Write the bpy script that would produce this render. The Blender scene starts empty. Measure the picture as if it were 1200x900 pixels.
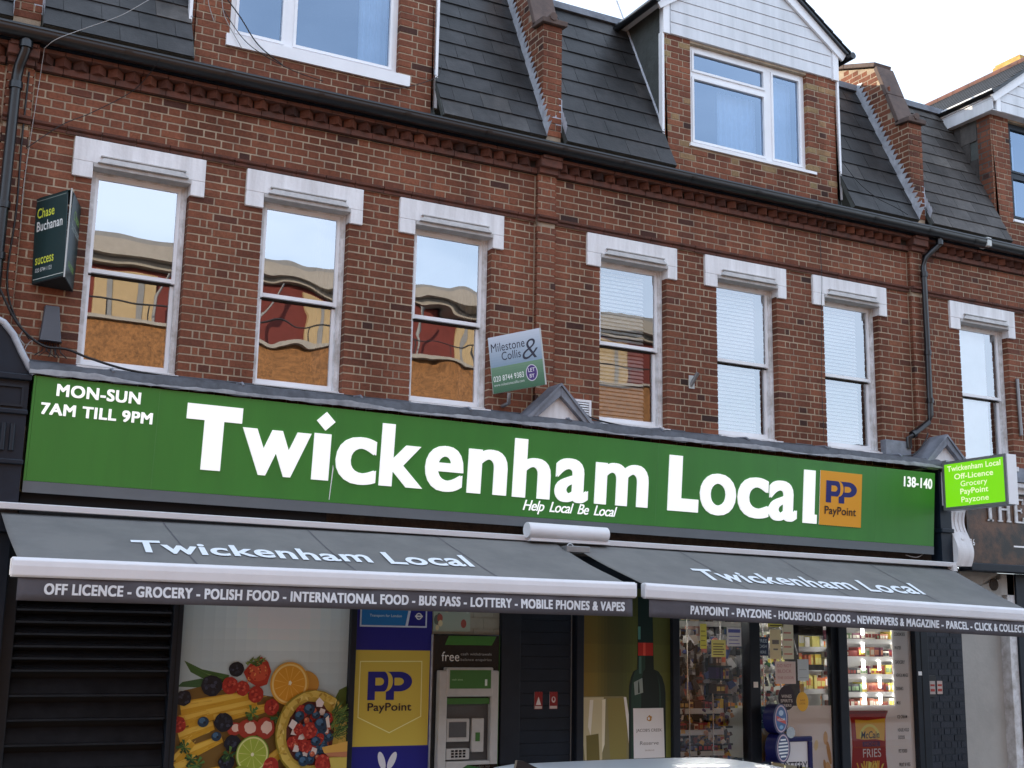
import bpy, math, random
from mathutils import Vector, Matrix
random.seed(7)
sc = bpy.context.scene
col = sc.collection
R = math.radians

# ------------------------------------------------------------------ camera
cam = bpy.data.cameras.new("camera"); cam.sensor_width = 36.0; cam.sensor_fit = 'HORIZONTAL'
cam.lens = 36.0 * 1485.22 / 1200.0; cam.clip_start = 0.1; cam.clip_end = 2000
co = bpy.data.objects.new("camera", cam); col.objects.link(co); sc.camera = co
_f, _yaw, _pit, _rol = 1485.22, .4847994, .1960916, .01741099
cy, sy, cp, sp = math.cos(_yaw), math.sin(_yaw), math.cos(_pit), math.sin(_pit)
fw = Vector((sy * cp, cy * cp, sp)); r0 = Vector((cy, -sy, 0)); u0_ = r0.cross(fw)
rt = math.cos(_rol) * r0 + math.sin(_rol) * u0_; up = -math.sin(_rol) * r0 + math.cos(_rol) * u0_
CAM = Vector((0, -11.1773, 1.70))
co.matrix_world = Matrix(((rt.x, up.x, -fw.x, CAM.x), (rt.y, up.y, -fw.y, CAM.y), (rt.z, up.z, -fw.z, CAM.z), (0, 0, 0, 1)))

# ------------------------------------------------------------------ light
SUN_EL, SUN_AZ = R(17), R(-38)          # azimuth measured from +Y towards +X: the sun stands behind the terrace
sun_dir = Vector((math.sin(SUN_AZ) * math.cos(SUN_EL), math.cos(SUN_AZ) * math.cos(SUN_EL), math.sin(SUN_EL)))
sl = bpy.data.lights.new("sun", 'SUN'); sl.energy = 2.6; sl.angle = R(0.5); sl.color = (1.0, .84, .64)
so = bpy.data.objects.new("sun", sl); col.objects.link(so)
so.rotation_euler = (-sun_dir).to_track_quat('-Z', 'Y').to_euler()
w = bpy.data.worlds.new("World"); sc.world = w; w.use_nodes = True
nt = w.node_tree; nt.nodes.clear()
N = nt.nodes.new; LK = nt.links.new
sky = N('ShaderNodeTexSky'); sky.sky_type = 'NISHITA'; sky.sun_disc = False
sky.sun_elevation = SUN_EL; sky.sun_rotation = SUN_AZ; sky.air_density = 1.0; sky.dust_density = 1.2; sky.ozone_density = 1.5
tc = N('ShaderNodeTexCoord'); mp = N('ShaderNodeMapping'); mp.inputs['Scale'].default_value = (1.2, 1.2, 3.0)
LK(tc.outputs['Generated'], mp.inputs[0])
nz = N('ShaderNodeTexNoise'); nz.inputs['Scale'].default_value = 1.6; nz.inputs['Detail'].default_value = 5; nz.inputs['Roughness'].default_value = .55
LK(mp.outputs[0], nz.inputs['Vector'])
cr = N('ShaderNodeValToRGB'); cr.color_ramp.elements[0].position = .36; cr.color_ramp.elements[0].color = (.40, .40, .40, 1)
cr.color_ramp.elements[1].position = .66; cr.color_ramp.elements[1].color = (.86, .86, .86, 1)
LK(nz.outputs['Fac'], cr.inputs[0])
mx = N('ShaderNodeMix'); mx.data_type = 'RGBA'
LK(cr.outputs[0], mx.inputs['Factor']); LK(sky.outputs[0], mx.inputs['A']); mx.inputs['B'].default_value = (6.9, 8.0, 9.7, 1)
bgn = N('ShaderNodeBackground'); bgn.inputs['Strength'].default_value = .10
LK(mx.outputs['Result'], bgn.inputs[0]); wo = N('ShaderNodeOutputWorld'); LK(bgn.outputs[0], wo.inputs[0])
vs = sc.view_settings; sc.display_settings.display_device = 'sRGB'
vs.view_transform = 'Standard'; vs.look = 'None'; vs.exposure = 1.50; vs.gamma = 1; vs.use_curve_mapping = False
sc.cycles.max_bounces = 8; sc.cycles.transparent_max_bounces = 12; sc.cycles.use_denoising = True
sc.cycles.sample_clamp_indirect = 6

# ------------------------------------------------------------------ materials
MATS = {}
def nmat(name):
    m = bpy.data.materials.new(name); m.use_nodes = True
    t = m.node_tree; b = t.nodes['Principled BSDF']; MATS[name] = m
    return m, t, b
def paint(name, c, rough=.5, metal=0, var=.12, scale=6, bump=.0, bscale=60, spec=.5, dirt=None, coat=0, streak=False):
    """surface with fine tone variation (real wear/grain), optional bump"""
    m, t, b = nmat(name); n = t.nodes.new; l = t.links.new
    g = n('ShaderNodeNewGeometry')
    a = n('ShaderNodeTexNoise'); a.inputs['Scale'].default_value = scale; a.inputs['Detail'].default_value = 6; a.inputs['Roughness'].default_value = .65
    if streak:
        mpn = n('ShaderNodeMapping'); mpn.inputs['Scale'].default_value = (1.0, 1.0, .12); l(g.outputs['Position'], mpn.inputs[0]); l(mpn.outputs[0], a.inputs['Vector'])
    else: l(g.outputs['Position'], a.inputs['Vector'])
    r = n('ShaderNodeValToRGB'); e = r.color_ramp.elements
    d = dirt or tuple(x * (1 - 2.2 * var) for x in c)
    e[0].position = .30; e[0].color = (*d, 1); e[1].position = .62; e[1].color = (*c, 1)
    l(a.outputs['Fac'], r.inputs[0]); l(r.outputs[0], b.inputs['Base Color'])
    b.inputs['Roughness'].default_value = rough; b.inputs['Metallic'].default_value = metal
    b.inputs['Specular IOR Level'].default_value = spec; b.inputs['Coat Weight'].default_value = coat
    if bump:
        k = n('ShaderNodeTexNoise'); k.inputs['Scale'].default_value = bscale; k.inputs['Detail'].default_value = 4; l(g.outputs['Position'], k.inputs['Vector'])
        bp = n('ShaderNodeBump'); bp.inputs['Strength'].default_value = bump; bp.inputs['Distance'].default_value = .01
        l(k.outputs['Fac'], bp.inputs['Height']); l(bp.outputs[0], b.inputs['Normal'])
    return m
def tinted(name, stops, rough=.85, bump=.5, bscale=90, noise=.35, stain=(.5, .5, .5), spec=.3, nscale=35):
    """colour chosen per piece by its 'tint' attribute (0..1), plus grain"""
    m, t, b = nmat(name); n = t.nodes.new; l = t.links.new
    at = n('ShaderNodeAttribute'); at.attribute_name = 'tint'
    r = n('ShaderNodeValToRGB'); r.color_ramp.interpolation = 'LINEAR'
    while len(r.color_ramp.elements) < len(stops): r.color_ramp.elements.new(.5)
    for e, (p, c) in zip(r.color_ramp.elements, stops): e.position = p; e.color = (*c, 1)
    l(at.outputs['Fac'], r.inputs[0])
    g = n('ShaderNodeNewGeometry')
    a = n('ShaderNodeTexNoise'); a.inputs['Scale'].default_value = nscale; a.inputs['Detail'].default_value = 6; a.inputs['Roughness'].default_value = .7
    l(g.outputs['Position'], a.inputs['Vector'])
    s = n('ShaderNodeMapRange'); s.inputs['From Min'].default_value = .3; s.inputs['From Max'].default_value = .7
    s.inputs['To Min'].default_value = 1 - noise; s.inputs['To Max'].default_value = 1 + noise * .6
    l(a.outputs['Fac'], s.inputs[0])
    v = n('ShaderNodeVectorMath'); v.operation = 'SCALE'; l(r.outputs[0], v.inputs[0]); l(s.outputs[0], v.inputs['Scale'])
    # broad weathering
    a2 = n('ShaderNodeTexNoise'); a2.inputs['Scale'].default_value = .9; a2.inputs['Detail'].default_value = 4; l(g.outputs['Position'], a2.inputs['Vector'])
    r2 = n('ShaderNodeValToRGB'); r2.color_ramp.elements[0].position = .35; r2.color_ramp.elements[0].color = (*stain, 1); r2.color_ramp.elements[1].position = .6; r2.color_ramp.elements[1].color = (1, 1, 1, 1)
    l(a2.outputs['Fac'], r2.inputs[0])
    mp3 = n('ShaderNodeMapping'); mp3.inputs['Scale'].default_value = (2.2, 2.2, .35); l(g.outputs['Position'], mp3.inputs[0])
    a3 = n('ShaderNodeTexNoise'); a3.inputs['Scale'].default_value = 1.6; a3.inputs['Detail'].default_value = 5; l(mp3.outputs[0], a3.inputs['Vector'])
    s3 = n('ShaderNodeMapRange'); s3.inputs['From Min'].default_value = .35; s3.inputs['From Max'].default_value = .6; s3.inputs['To Min'].default_value = .74; s3.inputs['To Max'].default_value = 1.08; l(a3.outputs['Fac'], s3.inputs[0])
    v3 = n('ShaderNodeVectorMath'); v3.operation = 'SCALE'; l(v.outputs[0], v3.inputs[0]); l(s3.outputs[0], v3.inputs['Scale']); v = v3
    mm = n('ShaderNodeVectorMath'); mm.operation = 'MULTIPLY'; l(v.outputs[0], mm.inputs[0]); l(r2.outputs[0], mm.inputs[1])
    l(mm.outputs[0], b.inputs['Base Color'])
    b.inputs['Roughness'].default_value = rough; b.inputs['Specular IOR Level'].default_value = spec
    k = n('ShaderNodeTexNoise'); k.inputs['Scale'].default_value = bscale; k.inputs['Detail'].default_value = 5; l(g.outputs['Position'], k.inputs['Vector'])
    bp = n('ShaderNodeBump'); bp.inputs['Strength'].default_value = bump; bp.inputs['Distance'].default_value = .006
    l(k.outputs['Fac'], bp.inputs['Height']); l(bp.outputs[0], b.inputs['Normal'])
    return m
BR = tinted('brick', [(0, (.055, .028, .023)), (.14, (.120, .045, .030)), (.45, (.208, .073, .040)), (.72, (.272, .098, .052)), (.88, (.32, .140, .074)), (1, (.32, .24, .12))], stain=(.70, .66, .64))
SLT = tinted('slate', [(0, (.018, .0175, .018)), (.6, (.037, .036, .037)), (1, (.080, .072, .066))], rough=.45, bump=.35, bscale=40, noise=.6, stain=(.62, .59, .56), spec=.38, nscale=6)
SLTB = tinted('brown_slate', [(0, (.05, .045, .042)), (.6, (.085, .078, .074)), (1, (.13, .12, .11))], rough=.6, bump=.4, bscale=40, noise=.3, stain=(.8, .78, .76), nscale=14)
NVB = tinted('navy_painted_brick', [(0, (.018, .022, .034)), (1, (.034, .040, .058))], rough=.5, bump=.5, noise=.2, stain=(.85, .85, .85))
GOODS = None
paint('mortar', (.47, .38, .27), .95, var=.2, scale=4, bump=.4, bscale=120, dirt=(.25, .19, .145))
paint('shade_dark', (.035, .028, .024), .95, var=.2)  # near-black colour standing in for shade in cornice gaps and under sash rails
paint('white_masonry', (.84, .84, .85), .7, var=.06, scale=7, bump=.25, bscale=30, dirt=(.62, .61, .61), streak=True)
paint('white_upvc', (.84, .85, .87), .3, var=.03, scale=4)
paint('old_white_paint', (.76, .76, .77), .55, var=.12, scale=8, bump=.1, dirt=(.42, .40, .37))
paint('hood_stone', (.54, .53, .52), .8, var=.12, scale=10, bump=.2)
paint('cladding', (.70, .72, .75), .5, var=.10, scale=5, dirt=(.52, .54, .56), streak=True)
paint('terracotta', (.150, .055, .036), .85, var=.2, scale=9, bump=.3, dirt=(.070, .038, .030))
paint('gutter_black', (.006, .007, .009), .32, var=.1, spec=.6)
paint('lead', (.23, .25, .29), .55, var=.18, scale=5, bump=.35, bscale=14, dirt=(.12, .13, .155))
paint('lead_light', (.50, .53, .58), .5, var=.15, scale=8, bump=.3, bscale=20, dirt=(.30, .32, .36))
paint('coping', (.125, .085, .07), .85, var=.2, scale=5, bump=.3, dirt=(.07, .05, .045))
paint('felt_green', (.075, .085, .080), .85, var=.18, scale=7, bump=.6, bscale=30, dirt=(.045, .052, .048))
paint('ceiling_plaster', (.42, .41, .40), .9, var=.05)
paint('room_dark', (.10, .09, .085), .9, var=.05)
paint('sign_green', (.050, .238, .040), .35, var=.05, scale=2.6, dirt=(.043, .200, .037), streak=True)
paint('sign_joint', (.08, .26, .07), .5, var=0)
paint('sign_grey', (.13, .15, .165), .45, var=.05, scale=3)
paint('letter_white', (.93, .93, .93), .4, var=.0)
paint('navy_paint', (.011, .019, .032), .42, spec=.3, var=.15, scale=4, bump=.05, bscale=30)
paint('navy_frame', (.015, .021, .031), .45, spec=.3, var=.12, scale=5)
paint('shutter_black', (.045, .047, .055), .22, metal=.5, var=.15, scale=6)
paint('awning_fabric', (.182, .181, .176), .9, var=.07, scale=2.4, bump=.7, bscale=4, dirt=(.140, .141, .140))
paint('valance_fabric', (.105, .102, .118), .9, var=.08, scale=3, bump=.4, bscale=10, dirt=(.085, .083, .098))
paint('awning_bar', (.78, .79, .82), .35, var=.03, scale=4)
paint('awning_text', (.80, .85, .90), .7, var=.0)
paint('black_void', (.006, .006, .007), .9, var=0)
paint('old_timber', (.05, .035, .025), .9, var=.3, scale=12, bump=.5)
paint('metal_grey', (.30, .31, .32), .4, metal=.6, var=.1)
paint('steel', (.55, .56, .57), .3, metal=.9, var=.05)
paint('alarm_grey', (.075, .080, .095), .5, var=.05)
paint('beige_render', (.46, .445, .41), .85, var=.08, scale=2, bump=.2, bscale=30)
paint('cable_black', (.012, .012, .013), .5, var=0)
paint('cable_white', (.36, .35, .34), .6, var=0)
paint('asphalt', (.05, .05, .052), .9, var=.2, scale=30, bump=.5, bscale=150)
paint('paving', (.34, .33, .31), .85, var=.12, scale=3, bump=.2)
paint('kerb_stone', (.28, .27, .26), .8, var=.1)
paint('line_yellow', (.55, .40, .05), .7, var=.1)
paint('opp_red', (.13, .020, .014), .8, var=.12, scale=3)
paint('opp_cream', (.36, .265, .14), .7, var=.05)
paint('opp_stone', (.30, .275, .24), .8, var=.08)
paint('opp_stock', (.29, .135, .048), .9, var=.30, scale=16, bump=.2)
paint('opp_grey', (.20, .20, .20), .8, var=.08)
paint('car_silver', (.40, .43, .46), .30, metal=.3, var=.0, coat=.35)
paint('chrome', (.80, .82, .85), .12, metal=1, var=0)
paint('tyre_black', (.015, .015, .015), .8, var=0)
paint('car_trim', (.012, .012, .013), .4, var=0)
paint('curtain_white', (.62, .68, .72), .9, var=.08, scale=4)
paint('blind_white', (.86, .90, .89), .6, var=.03)
paint('shop_floor', (.30, .29, .27), .5, var=.05)
paint('shop_wall', (.55, .54, .50), .7, var=.05)
paint('shelf_metal', (.60, .60, .60), .4, var=.03)
paint('shelf_black', (.015, .015, .016), .5, var=0)
paint('atm_body', (.52, .52, .49), .45, var=.08, scale=5)
paint('atm_black', (.010, .012, .014), .25, var=0)
paint('atm_dark', (.09, .095, .10), .35, var=.05)
wm = paint('wood_fascia', (.13, .055, .022), .40, var=.3, scale=2.3, bump=.2, dirt=(.010, .008, .006))
for _n in wm.node_tree.nodes:
    if _n.type == 'VALTORGB': _n.color_ramp.elements[0].position = .42; _n.color_ramp.elements[1].position = .60
paint('stock_yellow', (.55, .34, .10), .9, var=.2, scale=10)
paint('painted_block', (.42, .42, .33), .7, var=.08, scale=4, bump=.2)
def emis(name, c, s):
    m, t, b = nmat(name); b.inputs['Base Color'].default_value = (0, 0, 0, 1)
    b.inputs['Emission Color'].default_value = (*c, 1); b.inputs['Emission Strength'].default_value = s
    return m
emis('tube_light', (1, .96, .88), 26.0)
emis('lightbox_green', (.075, .262, .003), 1.0)
emis('lightbox_white', (.32, .36, .22), 1.0)
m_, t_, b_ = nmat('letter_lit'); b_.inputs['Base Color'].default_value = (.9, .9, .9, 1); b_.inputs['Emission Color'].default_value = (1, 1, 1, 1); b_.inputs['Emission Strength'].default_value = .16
paint('lead_dark', (.085, .09, .105), .6, var=.2, scale=7, bump=.5, bscale=18, dirt=(.035, .036, .042))
paint('lead_lip', (.34, .35, .37), .6, var=.2, scale=6, bump=.4, bscale=16, dirt=(.16, .165, .18))
emis('shelf_light', (1, .98, .93), 4.0)
paint('screen_green', (.045, .17, .03), .4, var=.03)
def glass(name, fac, tint=(.92, .95, .96), wob=0, wscale=2.2, refl=(.96, .97, 1)):
    m, t, b = nmat(name); n = t.nodes.new; l = t.links.new
    t.nodes.remove(b); o = t.nodes['Material Output']
    tr = n('ShaderNodeBsdfTransparent'); tr.inputs[0].default_value = (*tint, 1)
    gl = n('ShaderNodeBsdfGlossy'); gl.inputs['Roughness'].default_value = 0.0; gl.inputs[0].default_value = (*refl, 1)
    fr = n('ShaderNodeFresnel'); fr.inputs[0].default_value = 1.5
    ad = n('ShaderNodeMath'); ad.operation = 'ADD'; ad.inputs[1].default_value = fac; ad.use_clamp = True
    l(fr.outputs[0], ad.inputs[0])
    ms = n('ShaderNodeMixShader'); l(ad.outputs[0], ms.inputs[0]); l(tr.outputs[0], ms.inputs[1]); l(gl.outputs[0], ms.inputs[2]); l(ms.outputs[0], o.inputs[0])
    if wob:
        g = n('ShaderNodeNewGeometry'); k = n('ShaderNodeTexNoise'); k.inputs['Scale'].default_value = wscale; k.inputs['Detail'].default_value = 1.5
        l(g.outputs['Position'], k.inputs['Vector'])
        bp = n('ShaderNodeBump'); bp.inputs['Strength'].default_value = 1; bp.inputs['Distance'].default_value = wob
        l(k.outputs['Fac'], bp.inputs['Height']); l(bp.outputs[0], gl.inputs['Normal'])
    return m
glass('glass_old_flat', .40, wob=.0009, wscale=1.6)
glass('glass_old_wavy', .40, wob=.0066, wscale=1.35)
glass('glass_blind', .27, wob=.0016, wscale=2.0)
glass('glass_dormer', .26, wob=.0008, tint=(.68, .82, .98), refl=(.60, .76, .98))  # blue of the reflected sky is put into the tint and gloss colours
glass('glass_shop', .03, tint=(.97, .98, .98))
glass('glass_car', .12, tint=(.12, .14, .15))
def vcol(name, rough=.5, bump=0, emit=0, spec=.4):
    m, t, b = nmat(name); n = t.nodes.new; l = t.links.new
    a = n('ShaderNodeAttribute'); a.attribute_name = 'col'; l(a.outputs['Color'], b.inputs['Base Color'])
    b.inputs['Roughness'].default_value = rough; b.inputs['Specular IOR Level'].default_value = spec
    return m
vcol('printed', .45); vcol('printed_matt', .8); vcol('goods', .45)
M = MATS
GAIN = 1.0
def S(r, g, b):      # 0-255 display colour of a print -> linear
    f = lambda x: (x / 255 / 12.92) if x / 255 <= .04045 else ((x / 255 + .055) / 1.055) ** 2.4
    return tuple(min(.92, q * GAIN) for q in (f(r), f(g), f(b)))

# ------------------------------------------------------------------ mesh helpers
WL = {}
def link(o, parent, wloc):
    col.objects.link(o); WL[o.name] = Vector(wloc)
    if parent is not None:
        o.parent = parent; o.location = Vector(wloc) - WL[parent.name]
    else: o.location = wloc
    return o
def thing(name, label, cat, loc=(0, 0, 0), group=None):
    o = bpy.data.objects.new(name, None); o.empty_display_size = .2
    link(o, None, loc); return tag(o, label, cat, group)
def tag(o, label=None, cat=None, group=None, kind=None):
    if label: o['label'] = label
    if cat: o['category'] = cat
    if group: o['group'] = group
    if kind: o['kind'] = kind
    return o
class Frame:
    def __init__(s, o, u, v):
        s.o = Vector(o); s.u = Vector(u).normalized(); v = Vector(v); s.v = (v - s.u * v.dot(s.u)).normalized(); s.n = s.u.cross(s.v)
    def p(s, u, v, d=0): return s.o + s.u * u + s.v * v + s.n * d
    def rot(s): return Matrix((( s.u.x, s.v.x, s.n.x), (s.u.y, s.v.y, s.n.y), (s.u.z, s.v.z, s.n.z)))
F0 = Frame((0, 0, 0), (1, 0, 0), (0, 0, 1))                   # street-facing plane y=0: u=X v=Z d towards the street
class MB:
    def __init__(s): s.v = []; s.f = []; s.a = []; s.c = []; s.sm = []
    def add(s, vs, fs, tint=None, colr=None, smooth=False):
        b = len(s.v); s.v += [tuple(x) for x in vs]; s.f += [tuple(b + i for i in f) for f in fs]
        s.a += [tint if tint is not None else .5] * len(vs); s.c += [colr if colr is not None else (.5, .5, .5)] * len(vs); s.sm += [smooth] * len(fs)
        return s
    def box(s, x0, x1, y0, y1, z0, z1, fr=None, **k):
        P = [(x0, y0, z0), (x1, y0, z0), (x1, y1, z0), (x0, y1, z0), (x0, y0, z1), (x1, y0, z1), (x1, y1, z1), (x0, y1, z1)]
        if fr: P = [fr.p(a, c, b) for a, b, c in P]           # in a frame: x=u, y=d, z=v
        F = [(0, 3, 2, 1), (4, 5, 6, 7), (0, 1, 5, 4), (1, 2, 6, 5), (2, 3, 7, 6), (3, 0, 4, 7)]
        if fr: F = [f[::-1] for f in F]
        return s.add(P, F, **k)
    def fbox(s, fr, u0, u1, v0, v1, d0, d1, **k): return s.box(u0, u1, d0, d1, v0, v1, fr=fr, **k)
    def prism(s, pts, vec, **k):
        """polygon (list of 3-D points) pushed along vec"""
        n = len(pts); vec = Vector(vec); P = [Vector(p) for p in pts] + [Vector(p) + vec for p in pts]
        F = [tuple(range(n))[::-1], tuple(range(n, 2 * n))] + [(i, (i + 1) % n, n + (i + 1) % n, n + i) for i in range(n)]
        return s.add(P, F, **k)
    def quad(s, a, b, c, d, **k): return s.add([a, b, c, d], [(0, 1, 2, 3)], **k)
    def tube(s, pts, r, n=8, cap=True, **k):
        pts = [Vector(p) for p in pts]; rings = []
        for i, p in enumerate(pts):
            d = (pts[min(i + 1, len(pts) - 1)] - pts[max(i - 1, 0)]).normalized()
            a = d.cross(Vector((0, 0, 1)) if abs(d.z) < .9 else Vector((0, 1, 0))).normalized(); b = d.cross(a)
            rr = r[i] if isinstance(r, (list, tuple)) else r
            rings.append([p + (a * math.cos(2 * math.pi * j / n) + b * math.sin(2 * math.pi * j / n)) * rr for j in range(n)])
        V = [q for g in rings for q in g]; F = []
        for i in range(len(pts) - 1):
            for j in range(n): F.append((i * n + j, i * n + (j + 1) % n, (i + 1) * n + (j + 1) % n, (i + 1) * n + j))
        k.setdefault('smooth', True)
        s.add(V, F, **k)
        if cap: s.add(rings[0], [tuple(range(n))[::-1]]); s.add(rings[-1], [tuple(range(n))])
        return s
    def build(s, name, mat, parent=None, recentre=True, bevel=0):
        me = bpy.data.meshes.new(name)
        if recentre and s.v:
            c = [(min(p[i] for p in s.v) + max(p[i] for p in s.v)) / 2 for i in range(3)]
        else: c = (0, 0, 0)
        me.from_pydata([(p[0] - c[0], p[1] - c[1], p[2] - c[2]) for p in s.v], [], s.f)
        m = M[mat]; me.materials.append(m)
        if mat in ('brick', 'slate', 'brown_slate', 'navy_painted_brick'):
            at = me.attributes.new('tint', 'FLOAT', 'POINT'); at.data.foreach_set('value', s.a)
        if mat in ('printed', 'goods', 'printed_matt'):
            at = me.attributes.new('col', 'FLOAT_COLOR', 'POINT'); at.data.foreach_set('color', [q for c_ in s.c for q in (*c_, 1.0)])
        me.polygons.foreach_set('use_smooth', s.sm)
        me.update()
        o = bpy.data.objects.new(name, me); link(o, parent, c)
        if bevel:
            bv = o.modifiers.new('bevel', 'BEVEL'); bv.width = bevel; bv.segments = 2; bv.limit_method = 'ANGLE'
        return o
def B(name, mat, parent, *boxes, bevel=0, fr=None):
    m = MB()
    for b in boxes: m.box(*b, fr=fr)
    return m.build(name, mat, parent, bevel=bevel)

# text --------------------------------------------------------------
_tc = {}
def glyphs(s, off=0.0, sp=1.0, dup=0.0):
    k = (s, off, sp, dup)
    if k in _tc: return _tc[k]
    c = bpy.data.curves.new('t', 'FONT'); c.body = s; c.offset = off; c.size = 1; c.space_character = sp; c.resolution_u = 5
    o = bpy.data.objects.new('t', c); me = bpy.data.meshes.new_from_object(o)
    V = [(v.co.x, v.co.y) for v in me.vertices]; Fc = [tuple(p.vertices) for p in me.polygons]
    bpy.data.objects.remove(o); bpy.data.curves.remove(c); bpy.data.meshes.remove(me)
    _tc[k] = (V, Fc); return _tc[k]
_H = glyphs('H'); CAPH = max(v[1] for v in _H[0]) - min(v[1] for v in _H[0])
def put_text(mb, s, u0, u1, base, cap, fmap, off=.012, sp=1.03, d=.001, colr=None, italic=0, thick=0, fitv=None, dup=0):
    if dup:
        for i_, (a_, b_) in enumerate(((1, 0), (0, 1), (1, 1), (.5, .5), (.5, 0), (.5, 1))): put_text(mb, s, u0 + dup * a_, u1 - dup * (1 - a_), base + dup * .7 * b_, cap - dup * .7, fmap, off, sp, d + .0003 * (i_ + 1), colr, italic, thick, fitv)
        u1 -= dup; cap -= dup * .7
    """writes s between u0 and u1 with its baseline at base and capitals cap high; fmap(u,v,d) -> point"""
    V, Fc = glyphs(s, off, sp)
    x0 = min(v[0] for v in V); x1 = max(v[0] for v in V)
    if fitv: y0 = min(v[1] for v in V); y1 = max(v[1] for v in V)
    P = []
    for x, y in V:
        vv = base + (y / CAPH * cap if not fitv else (y - y0) / (y1 - y0) * cap)
        P.append((u0 + (x - x0) / (x1 - x0) * (u1 - u0) + italic * (vv - base), vv))
    mb.add([fmap(a, b, d) for a, b in P], Fc, colr=colr)
    if thick:
        # side walls so raised letters have depth
        from collections import Counter
        E = Counter()
        for f in Fc:
            for i in range(len(f)):
                a, b = f[i], f[(i + 1) % len(f)]; E[(min(a, b), max(a, b))] += 1
        for (a, b), c in E.items():
            if c == 1: mb.quad(fmap(*P[a], d), fmap(*P[b], d), fmap(*P[b], d - thick), fmap(*P[a], d - thick), colr=colr)
def ell(mb, fm, cu, cv, ru, rv, c, d, rot=0, n=20, jit=0, a0=0, a1=360):
    cr_, sr_ = math.cos(R(rot)), math.sin(R(rot)); P = []
    full = (a1 - a0) == 360
    for i in range(n if full else n + 1):
        t = R(a0 + (a1 - a0) * i / n); k = 1 + random.uniform(-jit, jit)
        a, b = ru * k * math.cos(t), rv * k * math.sin(t)
        P.append(fm(cu + a * cr_ - b * sr_, cv + a * sr_ + b * cr_, d))
    mb.add(P, [tuple(range(len(P)))], colr=c)
def poly(mb, fm, pts, c, d): mb.add([fm(a, b, d) for a, b in pts], [tuple(range(len(pts)))], colr=c)
def rect(mb, fm, u0, u1, v0, v1, c, d): poly(mb, fm, [(u0, v0), (u1, v0), (u1, v1), (u0, v1)], c, d)

# bricks --------------------------------------------------------------
class Pool:
    """gathers all bricks of one house; the nearest 300 become objects of their own, the rest one mesh per part"""
    def __init__(s, mat='brick', name='brick', cap=300): s.L = []; s.mat = mat; s.name = name; s.cap = cap; s.cache = {}
    def add(s, parent, fr, u0, u1, v0, v1, dep, tint, proud=.0):
        s.L.append(((fr.p((u0 + u1) / 2, (v0 + v1) / 2) - CAM).length, parent, fr, u0, u1, v0, v1, dep, tint, proud))
    def flush(s):
        s.L.sort(key=lambda t: t[0]); rest = {}
        for i, (dist, par, fr, u0, u1, v0, v1, dep, tint, pr) in enumerate(s.L):
            if i < s.cap:
                L = round(u1 - u0, 3); H = round(v1 - v0, 3); tq = round(tint * 12) / 12; key = (L, H, dep, tq)
                if key not in s.cache:
                    m = MB().box(-L / 2, L / 2, -H / 2, H / 2, -dep, 0, tint=tq)
                    me = bpy.data.meshes.new(s.name); me.from_pydata(m.v, [], m.f); me.materials.append(M[s.mat])
                    at = me.attributes.new('tint', 'FLOAT', 'POINT'); at.data.foreach_set('value', m.a); s.cache[key] = me
                o = bpy.data.objects.new(s.name, s.cache[key])
                c = fr.p((u0 + u1) / 2, (v0 + v1) / 2, pr); link(o, par, c)
                o.rotation_mode = 'QUATERNION'
                o.rotation_quaternion = (fr.rot() @ Matrix.Rotation(random.gauss(0, .004), 3, 'Z') @ Matrix.Rotation(random.gauss(0, .006), 3, 'X')).to_quaternion()
            else:
                j = random.gauss(0, .0008)
                rest.setdefault(par.name, (par, MB()))[1].fbox(fr, u0, u1, v0 + j, v1 + j, pr - dep, pr, tint=tint)
        for par, mb in rest.values(): tag(mb.build(s.name + 'work' if s.name == 'brick' else s.name + '_field', s.mat, par), kind='stuff')
def rtint(bias=0):
    t = random.gauss(.48 + bias, .11)
    if random.random() < .028: t = random.uniform(0, .15)
    return min(.92, max(0, t))
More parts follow.
